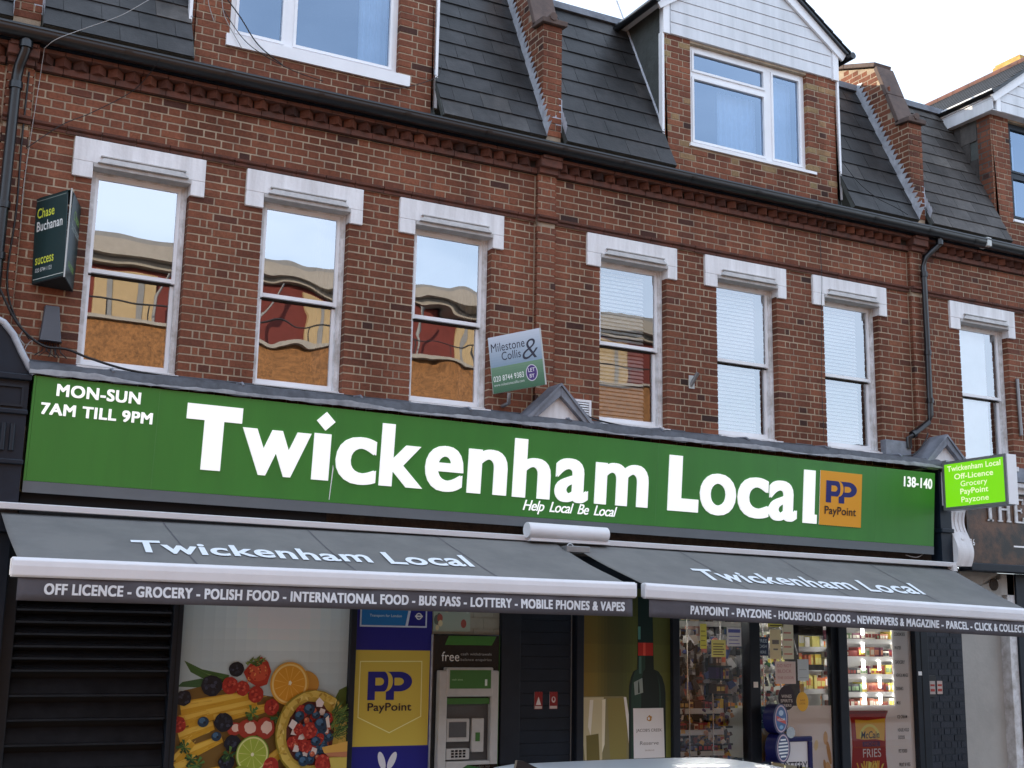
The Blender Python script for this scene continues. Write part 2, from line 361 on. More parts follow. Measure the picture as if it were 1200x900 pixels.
def bricks(pool, parent, fr, u0, u1, v0, v1, holes=(), jamb=(), phase=0, tintf=rtint, c=.075, clip=None, piers=None, dep=.014):
    """Flemish bond. holes: (ua,ub,va,vb) keep clear. jamb: u values whose brick ends are seen from the side"""
    nrow = int(round((v1 - v0) / c)); J = .0145
    for k in range(nrow):
        a, b = v0 + k * c, v0 + (k + 1) * c; vm = (a + b) / 2
        iv = [(u0, u1)]
        for h in holes:
            if h[2] - .012 < vm < h[3] + .012:
                n = []
                for p, q in iv:
                    if h[1] <= p or h[0] >= q: n.append((p, q)); continue
                    if h[0] > p: n.append((p, h[0]))
                    if h[1] < q: n.append((h[1], q))
                iv = n
        for p, q in iv:
            W = q - p
            if W < .03: continue
            if .62 < W < .74:                                  # narrow pier between two windows, as laid in the photo
                pat = [1, 1, 1] if k % 2 else [.5, .28, .5, .5, .5, .28, .5]
                sc_ = W / sum(pat); x = p; segs = []
                for t in pat: segs.append((x, x + t * sc_)); x += t * sc_
            else:
                x = math.floor((p - phase) / .3375) * .3375 + phase + (.16875 if k % 2 else 0) - .3375; segs = []; s_ = True
                while x < q:
                    L = .225 if s_ else .1125
                    lo, hi = max(x, p), min(x + L, q)
                    if hi - lo > .045: segs.append([lo, hi])
                    elif hi - lo > 0 and segs and hi >= q - 1e-6: segs[-1][1] = q
                    elif hi - lo > 0 and lo <= p + 1e-6: carry = lo; 
                    x += L; s_ = not s_
                if segs and segs[0][0] > p + 1e-6: segs[0][0] = p
            for lo, hi in segs:
                if clip and not clip((lo + hi) / 2, vm): continue
                dj = dep; e0, e1 = J / 2, J / 2
                for jb in jamb:
                    if abs(lo - jb) < .004 or abs(hi - jb) < .004:
                        dj = .105
                        if abs(lo - jb) < .004: e0 = 0
                        else: e1 = 0
                r_ = random.gauss(0, .0012)
                pool.add(parent, fr, lo + e0 + max(0, r_), hi - e1, a + J / 2, b - J / 2, dj, tintf(), .0 + abs(random.gauss(0, .002)))
def slab_with_holes(name, mat, parent, fr, u0, u1, v0, v1, holes, d0, d1):
    us = sorted({u0, u1, *[x for h in holes for x in h[:2] if u0 < x < u1]}); vs_ = sorted({v0, v1, *[x for h in holes for x in h[2:] if v0 < x < v1]})
    inh = lambda a, b: any(h[0] < a < h[1] and h[2] < b < h[3] for h in holes)
    m = MB()
    for i in range(len(us) - 1):
        for j in range(len(vs_) - 1):
            a, b, c, d = us[i], us[i + 1], vs_[j], vs_[j + 1]
            if inh((a + b) / 2, (c + d) / 2): continue
            m.quad(fr.p(a, c, d1), fr.p(b, c, d1), fr.p(b, d, d1), fr.p(a, d, d1)); m.quad(fr.p(a, c, d0), fr.p(a, d, d0), fr.p(b, d, d0), fr.p(b, c, d0))
            for (x0, z0, x1, z1, ox, oz) in ((a, c, a, d, -1, 0), (b, c, b, d, 1, 0), (a, c, b, c, 0, -1), (a, d, b, d, 0, 1)):
                mx_, mz_ = (x0 + x1) / 2 + ox * .001, (z0 + z1) / 2 + oz * .001
                if inh(mx_, mz_) or not (u0 < mx_ < u1 and v0 < mz_ < v1):
                    m.quad(fr.p(x0, z0, d0), fr.p(x1, z1, d0), fr.p(x1, z1, d1), fr.p(x0, z0, d1))
    return m.build(name, mat, parent)

# ================================================================== SETTING
GZ = -0.40                                              # pavement level
tag(B('ground', 'asphalt', None, (-400, 400, -400, 400, GZ - .20, GZ - .16)), kind='structure')
tag(B('road', 'asphalt', None, (-60, 80, -10.4, -3.7, GZ - .155, GZ - .12)), kind='structure')
tag(B('near_pavement', 'paving', None, (-60, 80, -3.6, 6, GZ - .16, GZ)), kind='structure')
tag(B('far_pavement', 'paving', None, (-60, 80, -15.0, -10.5, GZ - .16, GZ)), kind='structure')
tag(B('kerb', 'kerb_stone', None, (-60, 80, -3.72, -3.6, GZ - .16, GZ + .004), (-60, 80, -10.5, -10.38, GZ - .16, GZ + .004)), kind='structure')
tag(B('road_marking', 'line_yellow', None, (-60, 80, -3.98, -3.90, GZ - .12, GZ - .116), (-60, 80, -10.2, -10.12, GZ - .12, GZ - .116)), kind='structure')

# ================================================================== THE TERRACE
WZ0, WZ1 = 3.91, 5.745                                   # first floor window opening
LEN = .865
def curtain(parent, fr, u0, u1, v0, v1, d, name='curtain', mat='curtain_white', folds=9, amp=.018):
    m = MB(); n = folds * 6; P = []
    for i in range(n + 1):
        t = i / n; P.append((u0 + (u1 - u0) * t, d + amp * math.sin(t * folds * 2 * math.pi) + amp * .4 * math.sin(t * folds * 5.1)))
    V = []
    for u, dd in P: V += [fr.p(u, v0, dd * .8 + d * .2), fr.p(u + .012 * math.sin(u * 31), v1, dd)]
    m.add(V, [(2 * i, 2 * i + 2, 2 * i + 3, 2 * i + 1) for i in range(n)], smooth=True)
    return m.build(name, mat, parent)
def sash_window(house, l, kind):
    """white painted box sash set back in the brick opening"""
    r, f = l + LEN, F0
    z0, z1, zm = WZ0, WZ1, 4.80
    fm = MB()
    fm.fbox(f, l, l + .05, z0, z1, -.20, -.10); fm.fbox(f, r - .052, r, z0, z1, -.20, -.10)
    fm.fbox(f, l + .05, r - .052, z1 - .055, z1, -.20, -.102)
    fm.fbox(f, l + .004, l + .05, z0 - .001, z1, -.10, -.088); fm.fbox(f, r - .024, r - .004, z0, z1, -.10, -.085)
    wn = fm.build('sash_window', 'old_white_paint', house)
    B('window_sill', 'white_masonry', wn, (l - .0, r + .0, -.06, .02, z0 - .055, z0 + .0))
    B('rail_shadow', 'shade_dark', wn, (l + .052, r - .054, .148, .150, zm - .034, zm - .014))  # thin dark strip painting the shadow under the meeting rail
    B('window_sill', 'white_upvc', wn, (l + .006, r - .006, .055, .16, z0, z0 + .035))
    a, b = l + .05, r - .052
    us = MB(); us.fbox(f, a, a + .03, zm - .02, z1 - .055, -.145, -.112); us.fbox(f, b - .03, b, zm - .02, z1 - .055, -.145, -.112)
    us.fbox(f, a + .03, b - .03, z1 - .095, z1 - .055, -.145, -.113); us.fbox(f, a + .03, b - .03, zm - .014, zm + .022, -.145, -.110)
    u_ = us.build('upper_sash', 'white_upvc', wn)
    ls = MB(); ls.fbox(f, a, a + .032, z0 + .035, zm + .01, -.185, -.150); ls.fbox(f, b - .032, b, z0 + .035, zm + .01, -.185, -.150)
    ls.fbox(f, a + .032, b - .032, z0 + .035, z0 + .095, -.185, -.151); ls.fbox(f, a + .032, b - .032, zm - .012, zm + .008, -.185, -.152)
    ls.fbox(f, (a + b) / 2 - .02, (a + b) / 2 + .02, zm + .009, zm + .02, -.175, -.152)
    ls.build('lower_sash', 'white_upvc', wn)
    g = {'flat': 'glass_old_flat', 'wavy': 'glass_old_wavy', 'blind': 'glass_blind', 'clear': 'glass_blind'}[kind]
    q = lambda u0, u1, v0, v1, d: MB().quad(f.p(u0, v0, d), f.p(u1, v0, d), f.p(u1, v1, d), f.p(u0, v1, d))
    q(a + .03, b - .03, zm + .022, z1 - .095, -.128).build('pane', g, wn)
    q(a + .032, b - .032, z0 + .095, zm - .012, -.168).build('pane', g, wn)
    if kind == 'blind':
        m = MB(); z = z0 + .06
        while z < z1 - .07:
            m.quad(f.p(a + .02, z, -.228), f.p(b - .10, z, -.228), f.p(b - .10, z + .033, -.250), f.p(a + .02, z + .033, -.250)); z += .043
        tag(m.build('venetian_blind', 'blind_white', wn), kind='stuff')
        B('blind_headrail', 'white_upvc', wn, (a + .02, b - .1, .22, .26, z1 - .075, z1 - .045))
    elif kind == 'clear':
        B('roller_blind', 'blind_white', wn, (a + .01, b - .12, .225, .23, z0 + .05, z1 - .05))
    elif kind == 'wavy':
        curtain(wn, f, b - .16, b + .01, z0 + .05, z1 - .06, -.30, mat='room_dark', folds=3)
    return wn
def lintel(house, l):
    L0, L1 = l - .172, l + LEN + .128
    m = MB()
    m.fbox(F0, L0, l, 5.60, 5.746, -.11, .030); m.fbox(F0, l + LEN, L1, 5.60, 5.746, -.11, .030)
    m.fbox(F0, L0, L1, 5.746, 5.962, -.11, .031)
    o = m.build('lintel', 'white_masonry', house, bevel=.006)
    h = MB(); h.fbox(F0, l + .002, l + LEN - .002, 5.705, 5.742, -.10, .040)
    a, b, c = l + .03, l + LEN - .03, .040
    P = [F0.p(a, 5.742, .02), F0.p(b, 5.742, .02), F0.p(b, 5.742, .075), F0.p(a, 5.742, .075)]; Q = [F0.p(a + .05, 5.80, .02), F0.p(b - .05, 5.80, .02), F0.p(b - .05, 5.80, .052), F0.p(a + .05, 5.80, .052)]
    h.add(P + Q, [(0, 1, 2, 3), (7, 6, 5, 4), (0, 4, 5, 1), (1, 5, 6, 2), (2, 6, 7, 3), (3, 7, 4, 0)])
    h.fbox(F0, l + .055, l + LEN - .055, 5.801, 5.815, .02, .062)
    h.build('hood_moulding', 'hood_stone', house, bevel=.004)
SLP = Vector((0, 1, 2.05)).normalized()                   # up the steep lower roof slope
def slate_field(house, x0, x1, mat, pool, s1=2.30):
    fr = Frame((0, -.25, 6.83), (1, 0, 0), SLP); base = MB().fbox(fr, x0, x1, 0, s1, -.05, 0).build('mansard_slope', 'felt_green', house)
    g, wd = {'terraced_house.001': (.235, .33), 'terraced_house.002': (.262, .40)}.get(house.name, (.20, .32)); k = 0; v = 0
    while v < s1 - .02:
        h = min(g, s1 - v); x = x0 - (wd / 2 if k % 2 else 0) + random.uniform(-.01, .01)
        while x < x1:
            a, b = max(x, x0), min(x + wd, x1)
            if b - a > .02:
                t = min(1, max(0, random.gauss(.45, .2)))
                pool.add(base, fr, a + .002, b - .002, v, v + h + .02, .006, t, .012 + (k % 2) * .001 + random.uniform(0, .003))
            x += wd
        k += 1; v += g
    return base
class SlatePool(Pool):
    def flush(s):
        s.L.sort(key=lambda t: t[0]); rest = {}
        for i, (dist, par, fr, u0, u1, v0, v1, dep, tint, pr) in enumerate(s.L):
            a, b = u0, u1; lo = pr; hi = .001
            P = [fr.p(a, v0, lo), fr.p(b, v0, lo), fr.p(b, v1, hi), fr.p(a, v1, hi), fr.p(a, v0, lo - .007), fr.p(b, v0, lo - .007), fr.p(b, v1, hi - .006), fr.p(a, v1, hi - .006)]
            m = MB().add(P, [(0, 1, 2, 3), (7, 6, 5, 4), (0, 4, 5, 1), (3, 2, 6, 7), (0, 3, 7, 4), (1, 5, 6, 2)], tint=tint)
            if i < s.cap: m.build('slate', s.mat, par)
            else:
                mb = rest.setdefault(par.name, (par, MB()))[1]; mb.add(m.v, m.f, tint=tint)
        for par, mb in rest.values(): tag(mb.build('slate_field', s.mat, par), kind='stuff')
def party_wall(house, x0, x1, pool, zt=8.17, lit=False):
    """brick upstand between two roofs: low pier at the eaves, then parallel to the slope, knee, shallow rise"""
    prof = [(-.13, 6.82), (-.13, zt), (.02, zt), (.40, 9.12), (1.9, 9.65), (1.9, 8.6), (.6, 8.2), (.05, 6.82)]
    m = MB().prism([(x0 + .008, y, z) for y, z in prof], (x1 - x0 - .016, 0, 0)); pw = m.build('parapet_wall', 'mortar', house)
    fl = Frame((x0 + .008, 0, 0), (0, -1, 0), (0, 0, 1))        # left face, u=-y
    def inside(u, v):
        y = -u; top = zt - .02 if y < .02 else (zt + (y - .02) * 2.53 - .03 if y < .40 else 9.1 + (y - .4) * .35)
        bot = 6.83 + 2.05 * (y + .25) - .25
        return -.13 < y < 1.7 and bot < v < top
    bricks(pool, pw, fl, -1.7, .13, 6.83, 9.53, phase=.13 - .3375, clip=inside)
    ff = Frame((0, -.137, 0), (1, 0, 0), (0, 0, 1)); bricks(pool, pw, ff, x0, x1, 6.90, 8.175, phase=x0)
    # lead stepped flashing on the left side
    fm = MB(); X = x0 - .004
    for i in range(30):
        y0 = -.25 + i * .0366; z0 = 6.83 + 2.05 * (y0 + .25)
        if z0 > 8.92: break
        j = random.uniform(-.012, .012)
        fm.add([(X, y0, z0), (X, y0 + .0366, z0 + .075), (X, y0 - .006, z0 + .16), (X, y0 - .043, z0 + .085)], [(0, 1, 2, 3)])
        fm.add([(X - .001, y0 - .043, z0 + .085), (X - .001, y0 - .004, z0 + .165), (X - .006, y0 - .115 + j, z0 + .150 + j)], [(0, 1, 2)])
    fm.build('stepped_flashing', 'lead_light', pw)
    X2 = x1 + .004; fm = MB()
    for i in range(5):
        y0 = -.20 + i * .03; z0 = 6.9 + 2.05 * (y0 + .2); fm.add([(X2, y0, z0), (X2, y0 + .03, z0 + .08), (X2 + .0, y0 - .03, z0 + .17), (X2, y0 - .05, z0 + .1)], [(0, 1, 2, 3)])
    fm.add([(x1 - .055, -.136, 7.02), (x1 + .004, -.136, 6.96), (x1 + .004, -.136, 7.34), (x1 - .04, -.136, 7.36), (x1 - .03, -.136, 7.18), (x1 - .12, -.136, 7.12)], [(0, 1, 4, 5), (1, 2, 3, 4)])
    fm.build('torn_flashing', 'lead_light', pw)
    ov = .035
    def slabp(y0, z0, y1, z1, t=.06, tilt=0):
        d = Vector((0, y1 - y0, z1 - z0)).normalized(); nrm = Vector((0, -d.z, d.y)); P = [Vector((x0 - ov, y0, z0)), Vector((x0 - ov, y1, z1)), Vector((x0 - ov, y1, z1)) + nrm * t, Vector((x0 - ov, y0, z0)) + nrm * t]
        MB().prism(P, (x1 - x0 + 2 * ov, 0, 0)).build('coping_stone', 'coping', pw, bevel=.008)
    slabp(-.19, zt, .06, zt + .02); slabp(.035, zt + .03, .21, zt + .474); slabp(.213, zt + .481, .39, zt + .93); slabp(.38, 9.13, .95, 9.33); slabp(.953, 9.331, 1.6, 9.557)
    MB().tube([(x0 + .09, -.21, zt + .075), (x0 + .09, .05, zt + .10)], .045).build('ridge_piece', 'coping', pw)
def window_frame(parent, l, r, b, t, y, mull, trans, name='dormer_window', curt=True, fmat='white_upvc', allt=False):
    """uPVC window; mull = x of the mullion, trans = height of the transom in the wide light"""
    f = F0; m = MB(); w_ = .055; d0, d1 = -y - .07, -y
    m.fbox(f, l, l + w_, b, t, d0, d1); m.fbox(f, r - w_, r, b, t, d0, d1); m.fbox(f, l + w_, r - w_, t - w_, t, d0, d1 + .001); m.fbox(f, l + w_, r - w_, b, b + w_, d0, d1 + .001)
    m.fbox(f, mull - .045, mull + .045, b + w_, t - w_, d0, d1 - .001)
    lights = []
    for a, c in ((l + w_, mull - .045), (mull + .045, r - w_)):
        wide = (c - a) > (r - l) / 2 - .1
        if (wide or allt) and trans:
            m.fbox(f, a, c, trans - .03, trans + .03, d0, d1 - .002); lights += [(a, c, b + w_, trans - .03), (a, c, trans + .03, t - w_)]
        else: lights.append((a, c, b + w_, t - w_))
    o = m.build(name, fmat, parent)
    for i, (a, c, e, g) in enumerate(lights):
        s = .028; n = MB(); n.fbox(f, a, a + s, e, g, d0 + .01, d1 + .012); n.fbox(f, c - s, c, e, g, d0 + .01, d1 + .012); n.fbox(f, a + s, c - s, e, e + s, d0 + .01, d1 + .0125); n.fbox(f, a + s, c - s, g - s, g, d0 + .01, d1 + .0125)
        n.build('casement', fmat, o)
        q = MB().quad(f.p(a + s, e + s, d1 - .02), f.p(c - s, e + s, d1 - .02), f.p(c - s, g - s, d1 - .02), f.p(a + s, g - s, d1 - .02)); q.build('pane', 'glass_dormer', o)
    return o
def dormer(house, x0, x1, wl, wr, mull, trans, pool, yellow=0, cheek='felt', zcl=8.535, wb=7.262, wt=8.505, style='white', sillboard=False, over=0.0):
    xm = (x0 + x1) / 2; ez = 8.97; pitch = .70; az = ez + (xm - x0) * pitch
    H = [(wl - .004, wr + .004, wb - .003, wt + .003)]
    dw = slab_with_holes('dormer_wall', 'mortar', house, F0, x0 + .006, x1 - .006, 6.80, 9.0, H, -.22, -.004)
    tf = lambda: (random.uniform(.93, 1) if random.random() < yellow * (1.0) else rtint(.02))
    bricks(pool, dw, F0, x0, x1, 6.83, zcl + .03, holes=[(wl, wr, wb - .02, wt + .02)], jamb=(wr,), phase=x0 + .05, tintf=tf)
    if style == 'dark':
        pr = B('pier_return', 'mortar', house, (x0 + .006, x0 + .10, .008, .23, 6.83, 8.68))
        bricks(pool, pr, Frame((x0, 0, 0), (0, -1, 0), (0, 0, 1)), -.23, .0, 6.83, zcl + .01, phase=-.23)
    # dark room behind so the panes have something behind them
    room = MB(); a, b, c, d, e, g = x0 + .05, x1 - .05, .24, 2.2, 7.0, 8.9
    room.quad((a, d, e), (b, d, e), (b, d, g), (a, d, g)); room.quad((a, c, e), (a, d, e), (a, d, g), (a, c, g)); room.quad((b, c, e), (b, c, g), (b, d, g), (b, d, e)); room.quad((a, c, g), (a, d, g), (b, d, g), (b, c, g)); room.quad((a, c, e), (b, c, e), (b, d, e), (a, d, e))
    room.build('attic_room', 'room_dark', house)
    # cladding boards of the gable
    gf = -.03 - over; k = 0; z = zcl
    x0c, x1c = x0 - .02, x1 + .02
    gb = MB().prism([(x0c + .004, gf + .012, zcl), (x1c - .004, gf + .012, zcl), (x1c - .004, gf + .012, ez), (xm, gf + .012, az), (x0c + .004, gf + .012, ez)], (0, .06 + over, 0)).build('gable', 'cladding', house)
    h = .148
    while z < az - .05:
        zt = min(z + h, az - .03)
        hw = lambda q: (x1 - x0) / 2 - .09 if q < ez else max(.0, (az - q) / pitch - .07)
        a0, a1 = hw(z), hw(zt - .01)
        if a0 > .05:
            P = [(xm - a0, gf, z + .004), (xm + a0, gf, z + .004), (xm + max(a1, .01), gf + .006, zt - .004), (xm - max(a1, .01), gf + .006, zt - .004)]
            MB().prism(P, (0, .012, 0)).build('cladding_board', 'cladding', gb)
        z += h
    for xs in (x0c, x1c - .085): B('corner_board', 'white_upvc', gb, (xs, xs + .085, gf - .012, gf + .03, zcl - .01, ez + .03))
    # roof slopes with tile courses, barge boards
    for sgn in (-1, 1):
        xe = x0 - .13 if sgn < 0 else x1 + .13; ze = az - (xm - (x0 - .13)) * pitch
        e0 = Vector((xe, 0, ze)); ap = Vector((xm, 0, az + .02)); d = (ap - e0).normalized(); nrm = Vector((-d.z, 0, d.x)) if d.x > 0 else Vector((d.z, 0, -d.x))
        y0 = gf - .075; L = (ap - e0).length
        P = [e0 + nrm * .0, ap + nrm * .0, ap + nrm * .035, e0 + nrm * .035]
        rs = MB().prism([Vector((p.x, y0, p.z)) for p in P], (0, 3.2, 0)).build('dormer_roof', 'gutter_black', house)
        nn = int(L / .16)
        for i in range(nn):
            q0 = e0 + d * (i * L / nn - .01); q1 = e0 + d * ((i + 1) * L / nn)
            P = [q0 + nrm * .036, q1 + nrm * .036, q1 + nrm * .044, q0 + nrm * .056]
            MB().prism([Vector((p.x, y0 - .015, p.z)) for p in P], (0, 3.22, 0), tint=random.uniform(.1, .6)).build('tile_course', 'slate', rs)
        Q = [e0 + nrm * -.0, ap + nrm * -.0, ap + nrm * -.13, e0 + nrm * -.10]
        MB().prism([Vector((p.x, gf - .035, p.z)) for p in Q], (0, .03, 0)).build('barge_board', 'white_upvc', rs)
    if style == 'dark':
        for q in (0, 1): B('cladding_board', 'cladding', gb, (x0 - .10, x0 - .085, gf - .012, 1.0, 8.70 + q * .142, 8.838 + q * .142))
        B('soffit_board', 'cladding', gb, (x0 - .10, x0, gf, 1.0, 8.685, 8.699))
    else: MB().tube([(x0 - .17, gf - .12, ze - .02), (x0 - .17, 1.1, ze - .02)], .045).build('eaves_gutter', 'gutter_black', house)
    MB().tube([(x1 + .17, gf - .12, ze - .02), (x1 + .17, 1.1, ze - .02)], .045).build('eaves_gutter', 'gutter_black', house)
    B('eaves_board', 'white_upvc', house, (x0 - .12, x0 - .02, .03, 1.05, 8.87, 8.93)); B('eaves_board', 'white_upvc', house, (x1 + .02, x1 + .12, .03, 1.05, 8.87, 8.93))
    # cheeks
    for X, sg in ((x0, -1), (x1, 1)):
        P = [(X, .02, 6.95), (X, .02, 8.95), (X, .95, 8.95), (X, .02, 7.3)]
        P = [(X, .03, 7.30), (X, .03, 8.93), (X, .90, 8.93)]
        P = [(X, .02, 6.9), (X, .02, 8.95), (X, 1.0, 8.95), (X, -.05, 6.9)]
        ch = MB().prism(P, (-sg * .03, 0, 0)).build('dormer_cheek', 'felt_green', house)
        if cheek == 'slate' and sg < 0:
            yy0 = .23
            for i in range(7):
                zz = 7.35 + i * .26
                for j in range(3):
                    ya, yb = yy0 + j * .28 + (i % 2) * .12, yy0 + j * .28 + .275 + (i % 2) * .12
                    ylim = (zz - 6.83) / 2.05 - .25
                    yb = min(yb, ylim + .1)
                    if yb - ya > .04: MB().box(X - .014 - .002 * j, X - .004, ya, yb, zz, min(zz + .255, 8.93), tint=random.uniform(.2, .8)).build('slate', 'brown_slate', ch)
        if style != 'dark': B('corner_trim', 'white_upvc', house, (X - .03 if sg < 0 else X + .001, X - .001 if sg < 0 else X + .03, -.025, .045, 6.98, zcl))
        if cheek == 'felt': 
            q = [Vector((X + sg * .006, y, 6.83 + 2.05 * (y + .25) + .03)) for y in (-.02, .98)]
            MB().tube(q, .014).build('cheek_flashing', 'lead_light', house)
    dwn = window_frame(house, wl, wr, wb, wt, .06, mull, trans, fmat='navy_frame' if style == 'dark' else 'white_upvc', allt=style == 'dark')
    if sillboard: B('window_board', 'white_upvc', house, (wl - .04, wr + .12, -.035, .06, wb - .12, wb - .002))
    else: B('window_board', 'white_upvc', house, (wl - .03, wr + .10, -.03, .06, wb - .035, wb - .002))
    return dwn
def gutter(house, x0, x1, z=6.745):
    m = MB(); n = 9; sec = []
    y = -.215; r = .073
    prof = [(y + r, z + .045)] + [(y + r * math.cos(t), z + r * math.sin(t)) for t in [math.pi * (i / n) * -1 for i in range(n + 1)]] + [(y - r, z + .03), (y - r - .008, z + .036), (y - r - .008, z + .018)]
    V = [(x, a, b) for x in (x0, x1) for a, b in prof]; k = len(prof)
    m.add(V, [(i, i + 1, k + i + 1, k + i) for i in range(k - 1)], smooth=True)
    o = m.build('gutter', 'gutter_black', house)
    x = x0 + .7
    while x < x1:
        t = MB(); P = [(x, a + (-.004), b) for a, b in [(y + (r + .004) * math.cos(q), z + (r + .004) * math.sin(q)) for q in [-math.pi * i / n for i in range(n + 1)]]]
        t.add([p for p in P] + [(p[0] + .06, p[1], p[2]) for p in P], [(i, i + 1, len(P) + i + 1, len(P) + i) for i in range(n)], smooth=True)
        t.build('gutter_bracket', 'gutter_black', o); x += .9
    B('fascia_board', 'navy_paint', house, (x0, x1, -.14, -.02, 6.675, 6.83))
def house_unit(name, label, a, b, wins, dorm, pil, slate_mat, kinds):
    """a..b in X; pil = pilaster (x0,x1)"""
    h = thing(name, label, 'house', ((a + b) / 2, 0, GZ), 'brick terraced houses with shops below')
    pool = Pool()
    Hw = [(l, l + LEN, WZ0, WZ1) for l in wins]
    Hl = [(l - .172, l + LEN + .128, 5.60, 5.962) for l in wins]
    fw_ = slab_with_holes('front_wall', 'mortar', h, F0, a, b, 3.35, 6.66, [(l - .004, l + LEN + .004, WZ0, WZ1) for l in wins], -.215, -.003)
    jam = [x for l in wins for x in (l, l + LEN)]
    zb = 3.525                                            # brick course grid
    bricks(pool, fw_, F0, a, b, zb, zb + 32.5 * .075, holes=[(l, l + LEN, WZ0 - .01, WZ1) for l in wins] + Hl + [(pil[0], pil[1], 0, 9)], jamb=jam, phase=.10)
    bricks(pool, fw_, F0, a, b, 6.04, 6.49, holes=[(pil[0], pil[1], 0, 9)], phase=.02)
    # pilaster, proud of the wall
    pf = Frame((0, -.05, 0), (1, 0, 0), (0, 0, 1))
    pb = B('pilaster', 'mortar', h, (pil[0] + .02, pil[1] - .02, -.047, .0, 3.5, 6.60))
    bricks(pool, pb, pf, pil[0], pil[1], zb, 5.94, phase=pil[0], dep=.05); bricks(pool, pb, pf, pil[0], pil[1], 6.04, 6.49, phase=pil[0], dep=.05)
    # string course of moulded bricks
    def run(x0, x1, prof, nm, L=.30, mat='terracotta', dy=0, part=None):
        x = x0; par = part
        while x < x1 - .01:
            xe = min(x + L, x1)
            j = random.uniform(-.002, .002)
            o = MB().prism([(x + .003, p[0] + dy + j, p[1] + j) for p in prof], (xe - x - .006, 0, 0)).build(nm, mat, par); x = xe
    sc_ = B('string_course', 'mortar', h, (a, b, -.012, .0, 5.963, 6.04))
    P1 = [(.0, 5.968), (-.028, 5.968), (-.034, 5.985), (-.022, 5.998), (-.05, 6.010), (-.056, 6.030), (-.03, 6.040), (.0, 6.040)]
    for s0, s1, dy in ((a, pil[0], 0), (pil[0], pil[1], -.05), (pil[1], b, 0)):
        if s1 - s0 > .05: run(s0, s1, P1, 'moulded_brick', dy=dy, part=sc_)
    # corbel course, dog-tooth bricks, upper fillet
    cc = B('cornice', 'shade_dark', h, (a, b, -.02, .0, 6.49, 6.655))  # near-black backing puts the shade between the dogteeth into the colour
    for s0, s1, dy in ((a, pil[0], 0), (pil[0], pil[1], -.05), (pil[1], b, 0)):
        if s1 - s0 < .05: continue
        run(s0, s1, [(0, 6.492), (-.052, 6.497), (-.055, 6.552), (0, 6.552)], 'moulded_brick', L=.225, dy=dy, part=cc)
        run(s0, s1, [(0, 6.634), (-.125, 6.636), (-.13, 6.668), (0, 6.668)], 'moulded_brick', L=.225, dy=dy, part=cc)
    x = a + .07; nd = 0
    while x < b - .05:
        if not (pil[0] - .06 < x < pil[1] + .06):
            q = .048 * 1.414; cx, cyy = x + random.gauss(0, .002), -.044; tn = max(.02, rtint(-.27))
            pts = [(cx - q, cyy, 6.553), (cx, cyy - q, 6.553), (cx + q, cyy, 6.553), (cx, cyy + q, 6.553)]
            MB().prism(pts[::-1], (0, 0, .079), tint=tn).build('dogtooth_brick', 'brick', cc)
        x += .15
    B('pilaster_cap', 'terracotta', h, (pil[0] - .01, pil[1] + .01, -.155, -.0, 6.553, 6.668), bevel=.01)
    gutter(h, a, b)
    for l, k in zip(wins, kinds): lintel(h, l); sash_window(h, l, k)
    # room behind the first floor windows
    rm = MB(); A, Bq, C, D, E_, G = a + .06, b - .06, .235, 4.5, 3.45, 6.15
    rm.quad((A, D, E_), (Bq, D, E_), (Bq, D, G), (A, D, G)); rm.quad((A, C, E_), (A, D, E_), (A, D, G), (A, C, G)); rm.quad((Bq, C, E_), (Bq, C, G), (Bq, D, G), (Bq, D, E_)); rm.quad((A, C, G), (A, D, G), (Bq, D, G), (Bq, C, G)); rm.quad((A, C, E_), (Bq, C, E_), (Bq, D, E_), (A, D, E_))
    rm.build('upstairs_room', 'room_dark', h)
    # roof
    sp_ = SlatePool(slate_mat, 'slate', 290)
    segs = []; left = a
    if dorm: segs = [(a, dorm[0] - .002), (dorm[1] + .002, pil[0] if pil[0] > a + 1 else b)]
    else: segs = [(a, pil[0] if pil[0] > a + 1 else b)]
    for s0, s1 in segs:
        if s1 - s0 > .1: slate_field(h, s0, s1, slate_mat, sp_)
    sp_.flush()
    yt, zt_ = .80, 8.985
    B('roof_edge', 'lead', h, (a, b, yt - .06, yt + .1, zt_ - .05, zt_ + .03))
    MB().prism([(a, yt, zt_ - .05), (a, 4.6, zt_ + 1.35), (a, 4.6, zt_ + 1.30), (a, yt, zt_ - .1)], (b - a, 0, 0)).build('upper_roof', 'felt_green', h)
    MB().prism([(a, 4.6, zt_ + 1.35), (a, 9.6, zt_ - .8), (a, 9.6, zt_ - .85), (a, 4.6, zt_ + 1.30)], (b - a, 0, 0)).build('rear_roof', 'felt_green', h)
    B('rear_wall', 'stock_yellow', h, (a, b, 9.0, 9.3, GZ, 8.2)); 
    return h, pool
LAB = ['red brick terraced house at the far left beyond the left black downpipe', 'red brick house with three reflecting sash windows above the left half of the green sign',
       'red brick house whose three sash windows have venetian blinds, under the white gabled dormer', 'red brick house at the right edge beyond the right downpipe, above the brown pub fascia']
h0, p0 = house_unit('terraced_house', LAB[0], -3.2, 1.10, [-.55], None, (.86, 1.10), 'slate', ['flat'])
h1, p1 = house_unit('terraced_house', LAB[1], 1.10, 6.36, [1.650, 3.203, 4.757], (2.42, 4.92), (6.12, 6.36), 'slate', ['flat', 'wavy', 'wavy'])
h2, p2 = house_unit('terraced_house', LAB[2], 6.36, 11.65, [6.930, 8.478, 10.045], (7.77, 10.36), (11.42, 11.65), 'slate', ['blind', 'blind', 'blind'])
h3, p3 = house_unit('terraced_house', LAB[3], 11.65, 17.0, [12.282, 13.83, 15.38], (13.07, 15.66), (16.76, 17.0), 'brown_slate', ['clear', 'blind', 'blind'])
